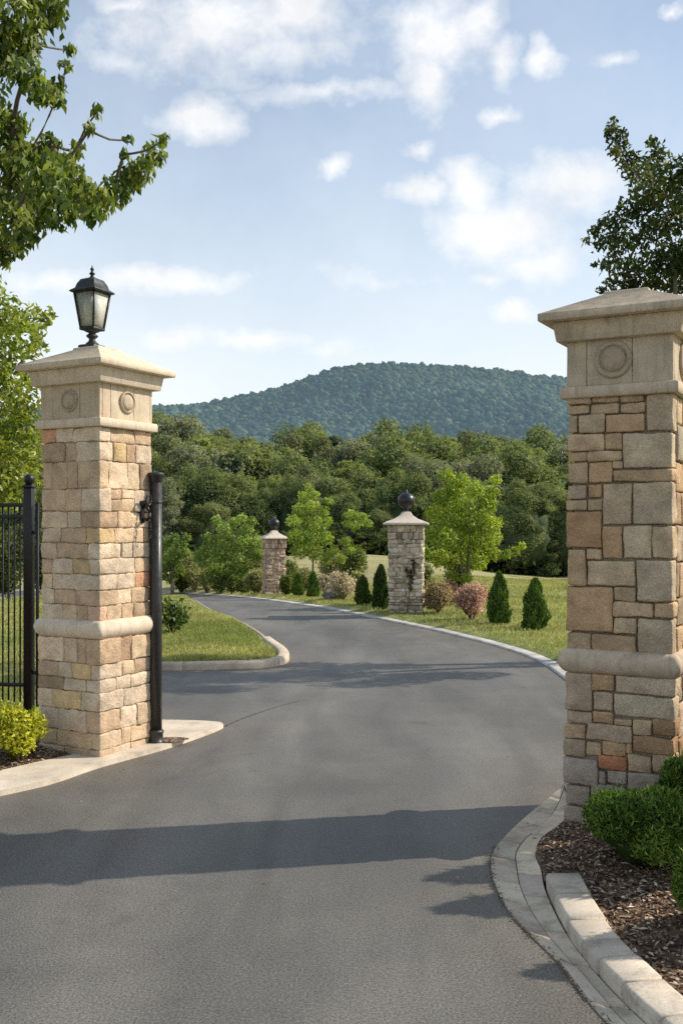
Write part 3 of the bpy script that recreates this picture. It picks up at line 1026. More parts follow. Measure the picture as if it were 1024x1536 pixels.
def dressed(root, mat, col):
    def ring(name, prof, r):
        mb = MB(); mb.square(prof, r, col, seg=4)
        return mb.build(name, mat, root)
    bev = lambda hw0, a, b, e=.006: [(.2, a), (hw0 - e, a), (hw0, a + e), (hw0, b - e), (hw0 - e, b), (.2, b)]
    n = 9
    tor = [(.2, .922)] + [(.318 + .036 * math.sin(math.pi * i / n) ** .7 if 0 < i < n else .318, .922 + .138 * i / n) for i in range(n + 1)] + [(.2, 1.06)]
    mbw = MB(); mbw.square(tor, .03, col, seg=4); mbw.build('waist_band', mat, root, smooth=True)
    ring('ledge', [(.2, 2.537), (.334, 2.537), (.338, 2.541), (.338, 2.594), (.331, 2.604), (.2, 2.607)], .006)
    ring('cornice', [(.2, 2.872), (.352, 2.872), (.355, 2.876), (.372, 2.980), (.372, 2.985), (.2, 2.985)], .005)
    ring('cap', [(.2, 2.987), (.436, 2.987), (.440, 2.991), (.441, 3.028), (.437, 3.033), (.135, 3.172), (.132, 3.185), (.126, 3.190), (.02, 3.194)], .005)


# --- left gate pillar
rr = random.Random(21)
left = thing('gate_pillar', 'warm cream stone gate pillar carrying the lantern, beside the round metal post', 'gate pillar', (*CL, 0), ROT)
mb = MB(); core(mb, .283, 1.0, 2.55, (.50, .41, .30))
hs = [.12, .12, .125, .12, .125, .12, .13, .18, .215, .155, .115]
zs = [1.055]
for h in hs: zs.append(zs[-1] + h * (2.537 - 1.055) / sum(hs))
courses(mb, .296, zs, rr, PAL_L, PAL_L_RARE, .004, amp=.012, minw=.11, maxw=.30, prot=.010, split=.06)
mb.build('shaft', M_STONE_L, left, smooth=True)
mb = MB(); core(mb, .300, 0, .95, (.50, .41, .30))
hs = [.11, .125, .165, .14, .10, .115, .19]
zs = [-.03]
for h in hs: zs.append(zs[-1] + h * (.918 + .03) / sum(hs))
courses(mb, .314, zs, rr, PAL_L, PAL_L_RARE, .004, amp=.012, minw=.12, maxw=.32, prot=.012, split=.06)
mb.build('pedestal', M_STONE_L, left, smooth=True)
frieze(left, M_DRESSED, [(.60, .49, .36), (.63, .52, .385), (.58, .46, .33)], .306, 2.605, 2.875, .083, .012, 2.745, rr)
dressed(left, M_DRESSED, (.70, .58, .44))
# gate latch: plate, keeper and a hanging ring on the face towards the drive
lt = MB()
lt.block((.298, .16, 1.80), (.318, .20, 1.98), .004, 0, (1, 1, 1), .05)
lt.tube([(.315, .18, 1.93), (.35, .18, 1.93), (.38, .18, 1.90)], [.014, .013, .011], 8)
lt.tube([(.315, .18, 1.83), (.36, .18, 1.83), (.385, .18, 1.85), (.385, .18, 1.885)], [.014, .013, .012, .01], 8)
lt.lathe([(.001, 0), (.022, .004), (.026, .016), (.018, .03), (.001, .034)], 12, M=Matrix.Translation((.31, .18, 1.96)) @ Matrix.Rotation(R(90), 4, 'Y'))
latch = lt.build('latch', M_BLACK, left, smooth=True)
tor = MB(); tor.tube([(.372, .18 + .03 * math.cos(a), 1.985 + .04 * math.sin(a)) for a in np.linspace(0, 2 * math.pi, 21)], .008, 8)
tor.build('ring', M_BLACK, latch, smooth=True)
ch = MB()
for i in range(3):
    zc = 1.80 - i * .045
    pts = [(.383 + (.014 * math.cos(a) if i % 2 else 0), .18 + (0 if i % 2 else .014 * math.cos(a)), zc + .028 * math.sin(a)) for a in np.linspace(0, 2 * math.pi, 15)]
    ch.tube(pts, .005, 6)
ch.build('chain', M_BLACK, latch, smooth=True)

left['kind'] = 'thing'
# --- right gate pillar: front face laid stone by stone
rr = random.Random(5)
right = thing('gate_pillar', 'grey tan stone gate pillar without a lantern, its base behind the dark green bushes', 'gate pillar', (*CR, 0), ROT)


right['kind'] = 'thing'
def z_of(y, s): return CAM_H - (y - HOR) * (.003956 - .00021 * s)


UP = []
for X0, Y0, X1, Y1 in [(268, 705, 395, 790), (400, 690, 558, 780), (563, 690, 697, 778), (268, 795, 395, 850), (400, 790, 555, 845), (563, 783, 700, 838), (705, 675, 850, 722),
                       (710, 728, 850, 945), (268, 855, 325, 960), (332, 855, 474, 955), (485, 850, 697, 948), (268, 965, 472, 1058), (478, 960, 572, 1052), (582, 956, 850, 1158),
                       (268, 1068, 378, 1122), (384, 1064, 572, 1115), (268, 1130, 378, 1246), (384, 1125, 520, 1243), (524, 1120, 575, 1163), (526, 1170, 850, 1235),
                       (268, 1255, 375, 1338), (382, 1252, 462, 1335), (268, 1345, 375, 1403), (382, 1340, 462, 1403), (468, 1250, 630, 1485), (640, 1242, 850, 1480)]:
    UP.append(((X0 - 268) / 582, (X1 - 268) / 582, 400 + Y0 / 3.84, 400 + Y1 / 3.84))
for X0, Y0, X1, Y1 in [(472, -39, 632, 130), (638, 30, 730, 185), (735, 30, 865, 182), (870, 28, 958, 182), (472, 138, 557, 308), (563, 138, 632, 186), (563, 195, 790, 312),
                       (797, 192, 958, 388), (472, 318, 686, 528), (693, 320, 790, 385), (693, 393, 872, 460), (877, 397, 958, 465), (692, 467, 793, 540), (800, 472, 958, 640),
                       (472, 536, 582, 640), (588, 547, 793, 640)]:
    UP.append(((X0 - 472) / 486, (X1 - 472) / 486, 780 + Y0 / 3.16, 780 + Y1 / 3.16))
LOW = []
ORANGE = (613, 1122, 737, 1184)
for q in [(455, 716, 582, 900), (588, 718, 682, 808), (688, 720, 950, 828), (588, 815, 678, 903), (684, 836, 950, 940), (462, 906, 580, 962), (586, 909, 678, 964), (684, 945, 763, 975),
          (769, 947, 853, 1022), (858, 949, 950, 1024), (455, 969, 550, 1034), (556, 970, 763, 1046), (769, 1029, 950, 1108), (455, 1041, 550, 1122), (556, 1053, 625, 1116), (630, 1053, 735, 1116),
          (740, 1053, 763, 1106), (455, 1128, 608, 1252), ORANGE, (743, 1114, 850, 1200), (856, 1114, 950, 1200), (614, 1190, 645, 1252), (650, 1190, 737, 1252), (743, 1206, 950, 1330),
          (455, 1258, 570, 1350), (576, 1258, 737, 1350), (455, 1356, 545, 1475), (551, 1356, 737, 1475), (743, 1337, 950, 1475)]:
    LOW.append(((q[0] - 455) / 495, (q[2] - 455) / 495, 780 + q[1] / 3.16, 780 + q[3] / 3.16, q is ORANGE))
MORT = (.34, .28, .21)
GREENISH = [(.60, .475, .325), (.62, .50, .35), (.57, .45, .31)]


def lay(mb, stones, hw, zlo, zhi):
    for i, st in enumerate(stones):
        s0, s1, y0, y1 = st[:4]
        sm = (s0 + s1) / 2
        z0, z1 = max(z_of(y1, sm), zlo), min(z_of(y0, sm), zhi)
        x0, x1 = -hw + 2 * hw * max(s0, 0), -hw + 2 * hw * min(s1, 1)
        pr = rr.uniform(0, .018)
        if s0 < .01: x0 -= rr.uniform(0, .012)
        if s1 > .985: x1 = hw + rr.uniform(0, .008)
        big = (x1 - x0) * (z1 - z0) > .028
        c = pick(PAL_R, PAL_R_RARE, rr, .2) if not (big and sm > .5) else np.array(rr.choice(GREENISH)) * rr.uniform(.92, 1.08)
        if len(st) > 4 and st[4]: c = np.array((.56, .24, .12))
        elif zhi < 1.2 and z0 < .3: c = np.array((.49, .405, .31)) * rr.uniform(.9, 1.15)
        mb.block((x0, -hw - pr, z0), (x1, -hw + .12, z1), .011, .009, c, .028, rr.uniform(0, 400), 13)


def sides(mb, hw, z0, z1):
    """the three faces away from the street"""
    for face in (1, 2, 3):
        e = .125 if face in (1, 3) else 0
        z = z0
        while z < z1 - .02:
            h = min(rr.uniform(.09, .22), z1 - z)
            if z1 - (z + h) < .06: h = z1 - z
            x = -hw + e; lim = hw - (e if face in (1, 3) else 0)
            if face in (1, 3): x, lim = -hw + .123, hw - .0
            if face == 2: x, lim = -hw + .09, hw - .09
            while x < lim - .01:
                w = rr.uniform(.09, .25)
                if lim - (x + w) < .07: w = lim - x
                t = MB(); pr = rr.uniform(0, .014)
                t.block((x + .003, -hw - pr, z + .004), (x + w - .003, -hw + .085, z + h - .004), .012, .009, pick(PAL_R + [(.45, .37, .27), (.42, .31, .2)], PAL_R_RARE, rr, .25), .03, rr.uniform(0, 400), 13)
                M = Matrix.Rotation(R(90) * face, 4, 'Z')
                if face == 3: M = M @ Matrix.Scale(-1, 4, (1, 0, 0))
                ff = np.concatenate(t.f[4])
                mb.add(xf(np.concatenate(t.v), M), ff[:, ::-1] if face == 3 else ff, np.concatenate(t.c))
                x += w
            z += h


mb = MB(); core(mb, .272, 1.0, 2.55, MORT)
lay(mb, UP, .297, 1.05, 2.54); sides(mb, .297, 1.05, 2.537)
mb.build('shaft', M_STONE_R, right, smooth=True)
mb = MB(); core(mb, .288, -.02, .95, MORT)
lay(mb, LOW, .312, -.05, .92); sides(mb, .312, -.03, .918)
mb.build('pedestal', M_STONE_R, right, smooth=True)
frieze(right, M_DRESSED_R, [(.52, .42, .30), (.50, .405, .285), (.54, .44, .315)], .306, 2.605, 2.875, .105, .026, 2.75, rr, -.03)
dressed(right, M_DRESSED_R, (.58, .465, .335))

# ------------------------------------------------------------------ lantern on the left pillar
lan = thing('pillar_lantern', 'dark verdigris lantern with four frosted panes standing on the left pillar cap', 'lantern', (CL[0] - .055 * U[0], CL[1] - .055 * U[1], 3.191), ROT + R(4))
MB().square([(.078, 0), (.08, .004), (.08, .026), (.07, .034), (.03, .040)], .008).build('base', M_LANTERN, lan)
MB().lathe([(.05, .038), (.052, .046), (.04, .056), (.028, .068), (.025, .085), (.042, .098), (.048, .108), (.04, .118), (.028, .124), (.03, .134), (.055, .142), (.06, .150), (.056, .156)], 28).build('stem', M_LANTERN, lan, smooth=True)
z0, z1, h0, h1 = .166, .452, .064, .100
MB().square([(.05, .152), (.070, .152), (.073, .158), (.073, .168), (.062, .173)], .006).build('bottom_plate', M_LANTERN, lan)
fr = MB()
for q in range(4):
    sx, sy = (-1, 1, 1, -1)[q], (-1, -1, 1, 1)[q]
    fr.tube([(sx * h0, sy * h0, z0), (sx * h1, sy * h1, z1)], .0085, 6)
    nx, ny = (-1, 1, 1, -1)[(q + 1) % 4], (-1, -1, 1, 1)[(q + 1) % 4]
    fr.tube([(sx * h0, sy * h0, z0 + .004), (nx * h0, ny * h0, z0 + .004)], .007, 6)
    fr.tube([(sx * h1, sy * h1, z1 - .004), (nx * h1, ny * h1, z1 - .004)], .008, 6)
fr.build('frame', M_LANTERN, lan)
pane0 = None
for q in range(4):
    if pane0 is None:
        pm = MB(); a, b = h0 - .006, h1 - .006
        pm.add([(-a, -a - .001, z0 + .008), (a, -a - .001, z0 + .008), (b, -b - .001, z1 - .008), (-b, -b - .001, z1 - .008),
                (-a, -a + .003, z0 + .008), (a, -a + .003, z0 + .008), (b, -b + .003, z1 - .008), (-b, -b + .003, z1 - .008)],
               [(0, 1, 2, 3), (7, 6, 5, 4), (0, 4, 5, 1), (1, 5, 6, 2), (2, 6, 7, 3), (3, 7, 4, 0)])
        pane0 = pm.build('glass_pane', M_GLASS, lan)
    else:
        o = pane0.copy(); COL.objects.link(o); o.parent = lan; o.rotation_euler = (0, 0, R(90) * q)
roof = MB().square([(.095, .452), (.122, .450), (.130, .456), (.128, .464), (.098, .486), (.088, .520), (.072, .548), (.068, .556), (.045, .566), (.022, .574)], .01).build('roof', M_LANTERN, lan)
MB().lathe([(.024, .570), (.026, .576), (.016, .584), (.012, .594), (.022, .602), (.024, .610), (.012, .618), (.009, .630), (.015, .638), (.015, .646), (.007, .654), (.004, .668), (.001, .676)], 16).build('finial', M_LANTERN, roof, smooth=True)

# ------------------------------------------------------------------ round metal post behind the left pillar
pp = P(234, 1113, .035)
post = thing('round_post', 'tall round dark bronze metal post with a collar, behind the cream gate pillar', 'post', (*pp, .03))
MB().lathe([(.049, 0), (.049, 2.12)], 28).build('pole', M_BRONZE, post, smooth=True)
MB().lathe([(.049, 2.10), (.052, 2.104), (.054, 2.135), (.064, 2.15), (.067, 2.158), (.067, 2.172), (.064, 2.178), (.01, 2.186)], 28).build('cap', M_BRONZE, post)
MB().lathe([(.066, .0), (.066, .012), (.058, .016), (.058, .075), (.064, .082), (.064, .095), (.052, .105), (.049, .106)], 28).build('collar', M_BRONZE, post, smooth=True)
MB().lathe([(.0495, 1.93), (.0515, 1.932), (.0515, 1.945), (.0495, 1.947)], 28).build('band', M_BRONZE, post, smooth=True)
ang = np.linspace(0, 2 * math.pi, 30)[:-1]
patch = [(pp[0] + .12 + .13 * math.cos(a) * (1 + .15 * math.sin(3 * a)), pp[1] + .05 + .10 * math.sin(a)) for a in ang]
tag(MB().poly(patch, lambda x, y: 0 * x + .043, .05).build('soil_patch', M_MULCH), kind='structure')

# ------------------------------------------------------------------ black iron fence
fp = np.array(P(44, 1066, .06))
fence = thing('iron_fence', 'black iron picket fence panel with a tall square post, left of the cream gate pillar', 'fence', (*fp, 0), R(174))
fpz = .03
MB().square([(.04, fpz), (.04, 2.12), (.036, 2.13)], .006).square([(.048, 2.13), (.05, 2.135), (.05, 2.15), (.03, 2.16)], .006).lathe([(.022, 2.155), (.03, 2.165), (.045, 2.185), (.05, 2.21), (.045, 2.235), (.025, 2.252), (.002, 2.258)], 20).build('post', M_BLACK, fence)
for z in (.30, 1.97, 1.86):
    MB().block((.04, -.014, z - .018), (2.42, .014, z + .018), .003, 0, (1, 1, 1), .5).build('rail', M_BLACK, fence)
pk0 = None
for i in range(41):
    if pk0 is None:
        pk0 = MB().square([(.0065, .14), (.0065, 1.965)], .001).build('picket', M_BLACK, fence); o = pk0
    else:
        o = pk0.copy(); COL.objects.link(o); o.parent = fence
    o.location = (.085 + i * .056, 0, 0)
MB().square([(.035, fpz), (.035, 2.1), (.02, 2.12)], .005, M=Matrix.Translation((2.46, 0, 0))).build('end_post', M_BLACK, fence)
MB().square([(.012, .1), (.012, 1.99)], .002, M=Matrix.Translation((-.085, .01, 0))).block((-.09, -.004, 1.70), (-.03, .016, 1.73), .002, 0).block((-.09, -.004, .40), (-.03, .016, .43), .002, 0).build('hinge_stile', M_BLACK, fence)

# ------------------------------------------------------------------ garden pillars with ball finials
PAL_G = [(.40, .31, .24), (.34, .27, .20), (.44, .37, .29), (.30, .23, .175), (.46, .34, .27)]


def garden_pillar(px, py, label, rot, seed, pal, hw=.30, stone_h=.1):
    x, y = P(px, py); z = float(gz(x, y)) + .03
    t = thing('garden_pillar', label, 'stone pillar', (x, y, z), rot)
    t['kind'] = 'thing'
    rr = random.Random(seed); mb = MB(); core(mb, hw - .008, -.1, 1.5, (.46, .39, .30))
    zs = [-.06]
    while zs[-1] < 1.40: zs.append(zs[-1] + stone_h * rr.uniform(.6, 1.5))
    zs[-1] = 1.47
    courses(mb, hw, zs, rr, pal, [(.36, .27, .2), (.7, .6, .48)], .010, .06, .026, .016, .03, .05, .22, .45, .045)
    mb.build('shaft', M_RUBBLE, t, smooth=True)
    mb = MB(); core(mb, hw + .02, 1.46, 1.73, (.22, .18, .14))
    courses(mb, hw + .035, [1.465, 1.6, 1.735], rr, pal, [(.25, .19, .14)], .008, .06, .012, .012, .03, .07, .2, .1, .015)
    mb.build('head', M_RUBBLE, t, smooth=True)
    cp = MB().square([(.2, 1.737), (hw + .115, 1.737), (hw + .13, 1.745), (hw + .13, 1.775), (hw + .09, 1.795), (.22, 1.86), (.12, 1.93), (.085, 1.99), (.05, 2.0)], .01, (.62, .54, .46)).build('cap', M_DRESSED, t)
    b = MB().lathe([(.05, 1.99), (.055, 2.01), (.04, 2.03), (.05, 2.05), (.11, 2.085), (.158, 2.15), (.17, 2.215), (.155, 2.28), (.105, 2.335), (.05, 2.36), (.028, 2.372), (.03, 2.395), (.015, 2.42), (.002, 2.425)], 28).build('ball_finial', M_BALL, cp, smooth=True)
    return t, (x, y, z)


gp2, gp2loc = garden_pillar(609, 924, 'rough stone garden pillar with black ball finial, the nearer and larger of the two', R(-6), 31, [(.62, .53, .41), (.56, .47, .36), (.68, .60, .48), (.48, .39, .29), (.62, .51, .38)], .30, .075)
gp3, gp3loc = garden_pillar(411, 896, 'slim brownish stone garden pillar with black ball finial, the farther one where the drive bends', R(18), 32, [(.58, .42, .33), (.54, .39, .30), (.62, .47, .37), (.48, .35, .27)], .27, .09)

# ------------------------------------------------------------------ plants
YG = [(.11, .15, .025), (.19, .23, .04), (.28, .30, .06)]       # bright yellow green
MG = [(.05, .09, .02), (.09, .145, .03), (.14, .20, .045)]      # mid green
DG = [(.025, .055, .014), (.05, .095, .02), (.085, .135, .03)]      # deep green
NG = [(.05, .105, .016), (.10, .18, .03), (.17, .26, .05)]     # needle green


def tree(name, label, cat, base, rot, clumps, leaf, pal, trunk_r, seed, group=None, mat=None, bark=None, top=None, stems=1, n_per=90, droop=.3, limb_r=.3, dens_pow=2.0, shell=.35, limbs=True, lean=(0, 0), up=.4, out=.7):
    """clumps: list of (x, y, z, r) relative to the base"""
    rng = np.random.default_rng(seed); rr = random.Random(seed)
    t = thing(name, label, cat, base, rot, group)
    cl = np.array([c[:4] for c in clumps], float)
    zt = top if top else cl[:, 2].max() * .8
    mb = MB(); axes = []
    cxy = np.average(cl[:, :2], axis=0, weights=cl[:, 3])
    for s in range(stems):
        a = rr.uniform(0, 6.28); sp = 0 if stems == 1 else zt * .16
        end = np.array((cxy[0] * .8 + lean[0] + math.cos(a + s * 2.4) * sp, cxy[1] * .8 + lean[1] + math.sin(a + s * 2.4) * sp, zt))
        mid = end * .5 + np.array((rr.uniform(-.03, .03) * zt, rr.uniform(-.03, .03) * zt, 0)) - np.array((end[0] * .2, end[1] * .2, 0))
        st = np.array((math.cos(a + s * 2.4) * trunk_r * (stems > 1), math.sin(a + s * 2.4) * trunk_r * (stems > 1), -.08))
        path = smooth_line([st, st + (mid - st) * .5 + 0, mid, end], zt / 12)
        axes.append(np.array(path))
        rs = np.linspace(trunk_r, trunk_r * .22, len(path)); rs[0] *= 1.35
        mb.tube(path, rs, 8)
    if limbs:
        nodes = [p for ax in axes for p in ax[len(ax) // 4:]]; par = [-1] * len(nodes); nt0 = len(nodes)
        order = sorted(range(len(cl)), key=lambda i: min(np.linalg.norm(cl[i, :3] - p) for p in nodes[:nt0]))
        for i in order:
            c = cl[i, :3]
            sc = [np.linalg.norm(c - p) * (1.25 if j < nt0 else 1) + max(0, (p[2] - c[2])) * .6 for j, p in enumerate(nodes)]
            par.append(int(np.argmin(sc))); nodes.append(c)
        cnt = np.ones(len(nodes))
        for j in range(len(nodes) - 1, nt0 - 1, -1):
            if par[j] >= nt0: cnt[par[j]] += cnt[j]
        for j in range(nt0, len(nodes)):
            p0, p1 = nodes[par[j]], nodes[j]; L_ = np.linalg.norm(p1 - p0)
            mid = (p0 + p1) / 2 + np.array((rr.uniform(-.1, .1), rr.uniform(-.1, .1), rr.uniform(-.12, .02))) * L_
            r1 = trunk_r * limb_r * .16 * math.sqrt(cnt[j]); ln = smooth_line([p0, mid, p1], max(L_ / 5, .02))
            mb.tube(ln, np.linspace(r1 * 1.15, r1 * .8, len(ln)), 5)
    mb.build('trunk', bark or M_BARK, t, smooth=True)
    fo = MB()
    for c in cl:
        n = int(n_per * (c[3] / cl[:, 3].mean()) ** dens_pow)
        clump(fo, rng, c[:3], (c[3], c[3], c[3] * .85), max(n, 10), leaf, leaf * .5, pal, out, up, droop, .7, shell, .5)
    fo.build('crown', mat or M_LEAF, t)
    return t


def px_clumps(lst, d, base, depth=.6, seed=0, spread=1.0, dz=0):
    """clump list given by the place of each clump in the view at depth d, spread in depth around it"""
    rr = random.Random(seed); out = []
    for px, py, r in lst:
        dd = d + rr.uniform(-depth, depth) * spread
        p = A(px, py, dd); out.append((p[0] - base[0], p[1] - base[1], p[2] - base[2], r / F * dd))
    return out


# overhanging tree, trunk out of frame on the left
base = np.array((-4.9, 7.6, .05)); D = 6.6
lst = [(20, 25, 42), (62, 18, 34), (84, 8, 20), (12, 85, 34), (44, 60, 26), (38, 112, 27), (64, 140, 24), (84, 150, 14), (88, 128, 12), (98, 100, 10), (106, 76, 9), (20, 190, 26), (40, 235, 30), (12, 235, 28), (75, 215, 16),
       (66, 252, 28), (96, 248, 22), (116, 225, 12), (134, 195, 10), (146, 168, 9), (28, 285, 38), (78, 285, 34), (114, 275, 22), (52, 322, 34), (18, 335, 34), (90, 318, 30), (122, 300, 26), (146, 300, 24),
       (170, 288, 24), (192, 270, 24), (212, 255, 22), (230, 236, 18), (243, 212, 11), (193, 210, 7), (186, 232, 8), (12, 372, 22), (4, 394, 12), (40, 358, 18), (140, 325, 16)]
for k_ in range(46):
    lst.append((rnd.uniform(-420, -10), rnd.uniform(-260, 400), rnd.uniform(36, 70)))
ov = px_clumps(lst, D, base, .45, 3)
ov = [(a_, b_, c_, r_ * 1.06) for a_, b_, c_, r_ in ov]
tree('overhanging_tree', 'leafy tree reaching in from the upper left corner with drooping leaf sprays against the sky', 'tree', base, 0, ov, .072, [(.06, .105, .018), (.12, .18, .035), (.20, .265, .055), (.29, .34, .09)], .16, 3,
     n_per=290, droop=1.3, limb_r=.3, top=5.2, up=.25, bark=M_BARK)

# tree behind the right pillar
base = np.array((4.25, 13.0, .05)); D = 13
lst = [(921, 178, 7), (912, 200, 9), (932, 200, 9), (917, 192, 11), (926, 214, 18), (940, 240, 20), (922, 228, 10), (985, 222, 14), (975, 212, 8), (955, 262, 24), (985, 248, 26), (1012, 258, 26), (1000, 288, 32), (968, 285, 26), (940, 312, 20), (962, 325, 28),
       (925, 332, 20), (905, 335, 14), (890, 345, 10), (878, 362, 8), (902, 362, 16), (928, 362, 26), (958, 360, 18), (984, 345, 22), (1014, 330, 28), (915, 395, 18), (892, 395, 7), (940, 405, 26), (972, 395, 24),
       (1005, 388, 34), (990, 425, 34), (955, 432, 26), (918, 425, 13), (900, 436, 8), (1020, 420, 30)]
for k_ in range(34): lst.append((rnd.uniform(1020, 1260), rnd.uniform(170, 600), rnd.uniform(26, 46)))
for k_ in range(8): lst.append((rnd.uniform(940, 1040), rnd.uniform(450, 620), rnd.uniform(24, 38)))
tree('broadleaf_tree', 'dark green broadleaf tree rising behind the right pillar cap, one bright shoot on top', 'tree', base, 0, px_clumps(lst, D, base, .8, 5), .082, [(.022, .042, .012), (.045, .075, .018), (.075, .11, .026), (.14, .16, .04)], .11, 5,
     n_per=240, droop=.35, limb_r=.3, top=4.6, stems=2, shell=.25)

# tall tree beyond the fence
base = np.array((-7.6, 20.5, .05)); D = 20
lst = [(-20, 470, 45), (10, 480, 30), (45, 478, 26), (72, 474, 14), (30, 505, 34), (55, 520, 16), (-10, 540, 46), (15, 560, 40), (30, 600, 38), (5, 620, 45), (35, 645, 34), (15, 680, 44), (40, 690, 28), (0, 720, 44), (35, 725, 30),
       (-50, 430, 50), (-90, 480, 60), (-70, 560, 60), (-120, 600, 60), (-60, 650, 60), (-110, 700, 60), (-60, 740, 50), (5, 745, 30), (-160, 540, 60), (-160, 660, 60), (62, 560, 9)]
tree('broadleaf_tree', 'tall light green tree left of the cream gate pillar, behind the iron fence', 'tree', base, 0, px_clumps(lst, D, base, 1.0, 6), .15, [(.15, .21, .035), (.26, .33, .055), (.38, .43, .10)], .18, 6, n_per=420, droop=.3, top=5.0, shell=.3)


def cone_foliage(rng, h, r, n, pal):
    fo = MB()
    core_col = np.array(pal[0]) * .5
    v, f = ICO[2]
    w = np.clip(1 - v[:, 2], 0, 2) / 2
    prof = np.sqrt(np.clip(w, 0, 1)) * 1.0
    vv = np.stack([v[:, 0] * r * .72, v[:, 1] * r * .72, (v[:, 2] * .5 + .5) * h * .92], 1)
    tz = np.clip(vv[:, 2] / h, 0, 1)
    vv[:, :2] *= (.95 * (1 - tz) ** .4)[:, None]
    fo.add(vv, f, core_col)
    t = rng.random(n) ** 1.35
    a = rng.random(n) * 6.283
    rad = r * np.minimum((1 - t) ** .50 * 1.12, .70 + 1.5 * t) * (1 + .22 * vnoise(np.stack([np.cos(a) * 1.8, np.sin(a) * 1.8, t * 5], 1) + rng.uniform(-50, 50, 3))) * (1 - .35 * rng.random(n) ** 2) * (1 + .16 * np.sin(a * 3 + t * 9) + .10 * np.sin(a * 7 - t * 15))
    p = np.stack([rad * np.cos(a), rad * np.sin(a), .02 + t * h * .96], 1)
    out = np.stack([np.cos(a), np.sin(a), np.full(n, .25)], 1)
    ax = unit(np.stack([np.cos(a) * .45, np.sin(a) * .45, np.full(n, 1.0)], 1) + rng.normal(0, .3, (n, 3)))
    nr = unit(out + rng.normal(0, .5, (n, 3)))
    pal = np.array(pal); q = rng.random(n) * (len(pal) - 1.001); i = q.astype(int); kk = (q - i)[:, None]
    col = (pal[i] * (1 - kk) + pal[i + 1] * kk) * rng.uniform(.75, 1.25, n)[:, None]
    fo.leaves(p, ax, nr, rng.uniform(.6, 1.3, n) * h * .085, rng.uniform(.6, 1.3, n) * h * .026, col)
    return fo


def cone_shrub(x, y, h, r, label, seed, group='clipped cone evergreens along the drive', pal=NG, n=3000):
    rng = np.random.default_rng(seed)
    t = thing('conical_evergreen', label, 'evergreen shrub', (x, y, float(ground_z(np.array([x]), np.array([y]))[0])), rng.uniform(0, 6), group)
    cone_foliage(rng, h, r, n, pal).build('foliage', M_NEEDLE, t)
    MB().tube([(0, 0, -.06), (0, 0, h * .35)], [.03, .015], 8).build('stem', M_BARK, t)
    return t


def at_px(px, py): return P(px, py)


for i, (px, pb, ptop, wpx, label) in enumerate([
        (802, 946, 866, 44, 'stout cone evergreen nearest the right pillar, standing alone on the lawn'),
        (748, 938, 857, 36, 'slender cone evergreen touching the coppery pink shrub'),
        (571, 915, 846, 30, 'dark tall cone evergreen just left of the nearer garden pillar'),
        (544, 909, 863, 28, 'lighter small cone evergreen beside the dark tall one, left of the nearer garden pillar'),
        (470, 899, 857, 23, 'cone evergreen second to the right of the farther garden pillar'),
        (447, 896, 860, 21, 'small cone evergreen first to the right of the farther garden pillar')]):
    x, y = P(px, pb, .05); s = y / F
    cone_shrub(x, y, (pb - ptop) * s * .97, wpx / 2 * s * .90, label, 40 + i, pal=[NG, NG, DG, [(.035, .075, .012), (.07, .125, .02), (.12, .17, .03)], NG, NG][i], n=3600)
# three more stand beside the bed just outside the frame; their shadows cross the drive
for i, (x, y, h, r, label) in enumerate([(2.58, 5.47, 1.62, .27, 'cone evergreen in the mulch bed right of the dark green bushes, farthest from the street'),
                                         (2.52, 5.06, 1.58, .25, 'cone evergreen in the mulch bed right of the dark green bushes, between two others'),
                                         (2.35, 4.30, 1.2, .24, 'cone evergreen in the mulch bed right of the dark green bushes, nearest the street')]):
    cone_shrub(x, y, h, r, label, 60 + i, n=3000)


def bush(name, label, x, y, rx, rz, seed, pal, leaf=(.05, .014), n=6000, mat=None, group=None, needle=True, lobes=9, z=None, cat='shrub', flat=.0, corek=.72):
    rng = np.random.default_rng(seed)
    z = float(ground_z(np.array([x]), np.array([y]))[0]) if z is None else z
    t = thing(name, label, cat, (x, y, z), 0, group)
    fo = MB()
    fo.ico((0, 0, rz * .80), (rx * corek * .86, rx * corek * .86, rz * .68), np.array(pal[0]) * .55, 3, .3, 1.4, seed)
    cs = [(0, 0, rz * .95, rx * .72)]
    for i in range(lobes):
        a = i * 2.4 + rng.uniform(-.4, .4); e = rng.uniform(-.5, .75)
        cs.append((rx * .55 * math.cos(a) * math.cos(e), rx * .55 * math.sin(a) * math.cos(e), rz * (.92 + .62 * math.sin(e)), rx * rng.uniform(.36, .52)))
    per = n // len(cs)
    for c in cs:
        if needle:
            clump(fo, rng, c[:3], (c[3], c[3], c[3] * rz / rx), per, leaf[0], leaf[1], pal, .8, .2, 0, .6, .72, .6, .55, .25, .10, .1, .08, lump=.07)
        else:
            clump(fo, rng, c[:3], (c[3], c[3], c[3] * rz / rx), per, leaf[0], leaf[1], pal, 1.0, .6, .1, .7, .5, .5, .3, .25, .15, lump=.6)
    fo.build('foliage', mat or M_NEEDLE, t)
    st = MB()
    for i in range(4):
        a = i * 1.6 + .3
        st.tube([(.02 * math.cos(a), .02 * math.sin(a), -.05), (rx * .3 * math.cos(a), rx * .3 * math.sin(a), rz * .5)], [.014, .008], 6)
    st.build('stem', M_BARK, t)
    return t


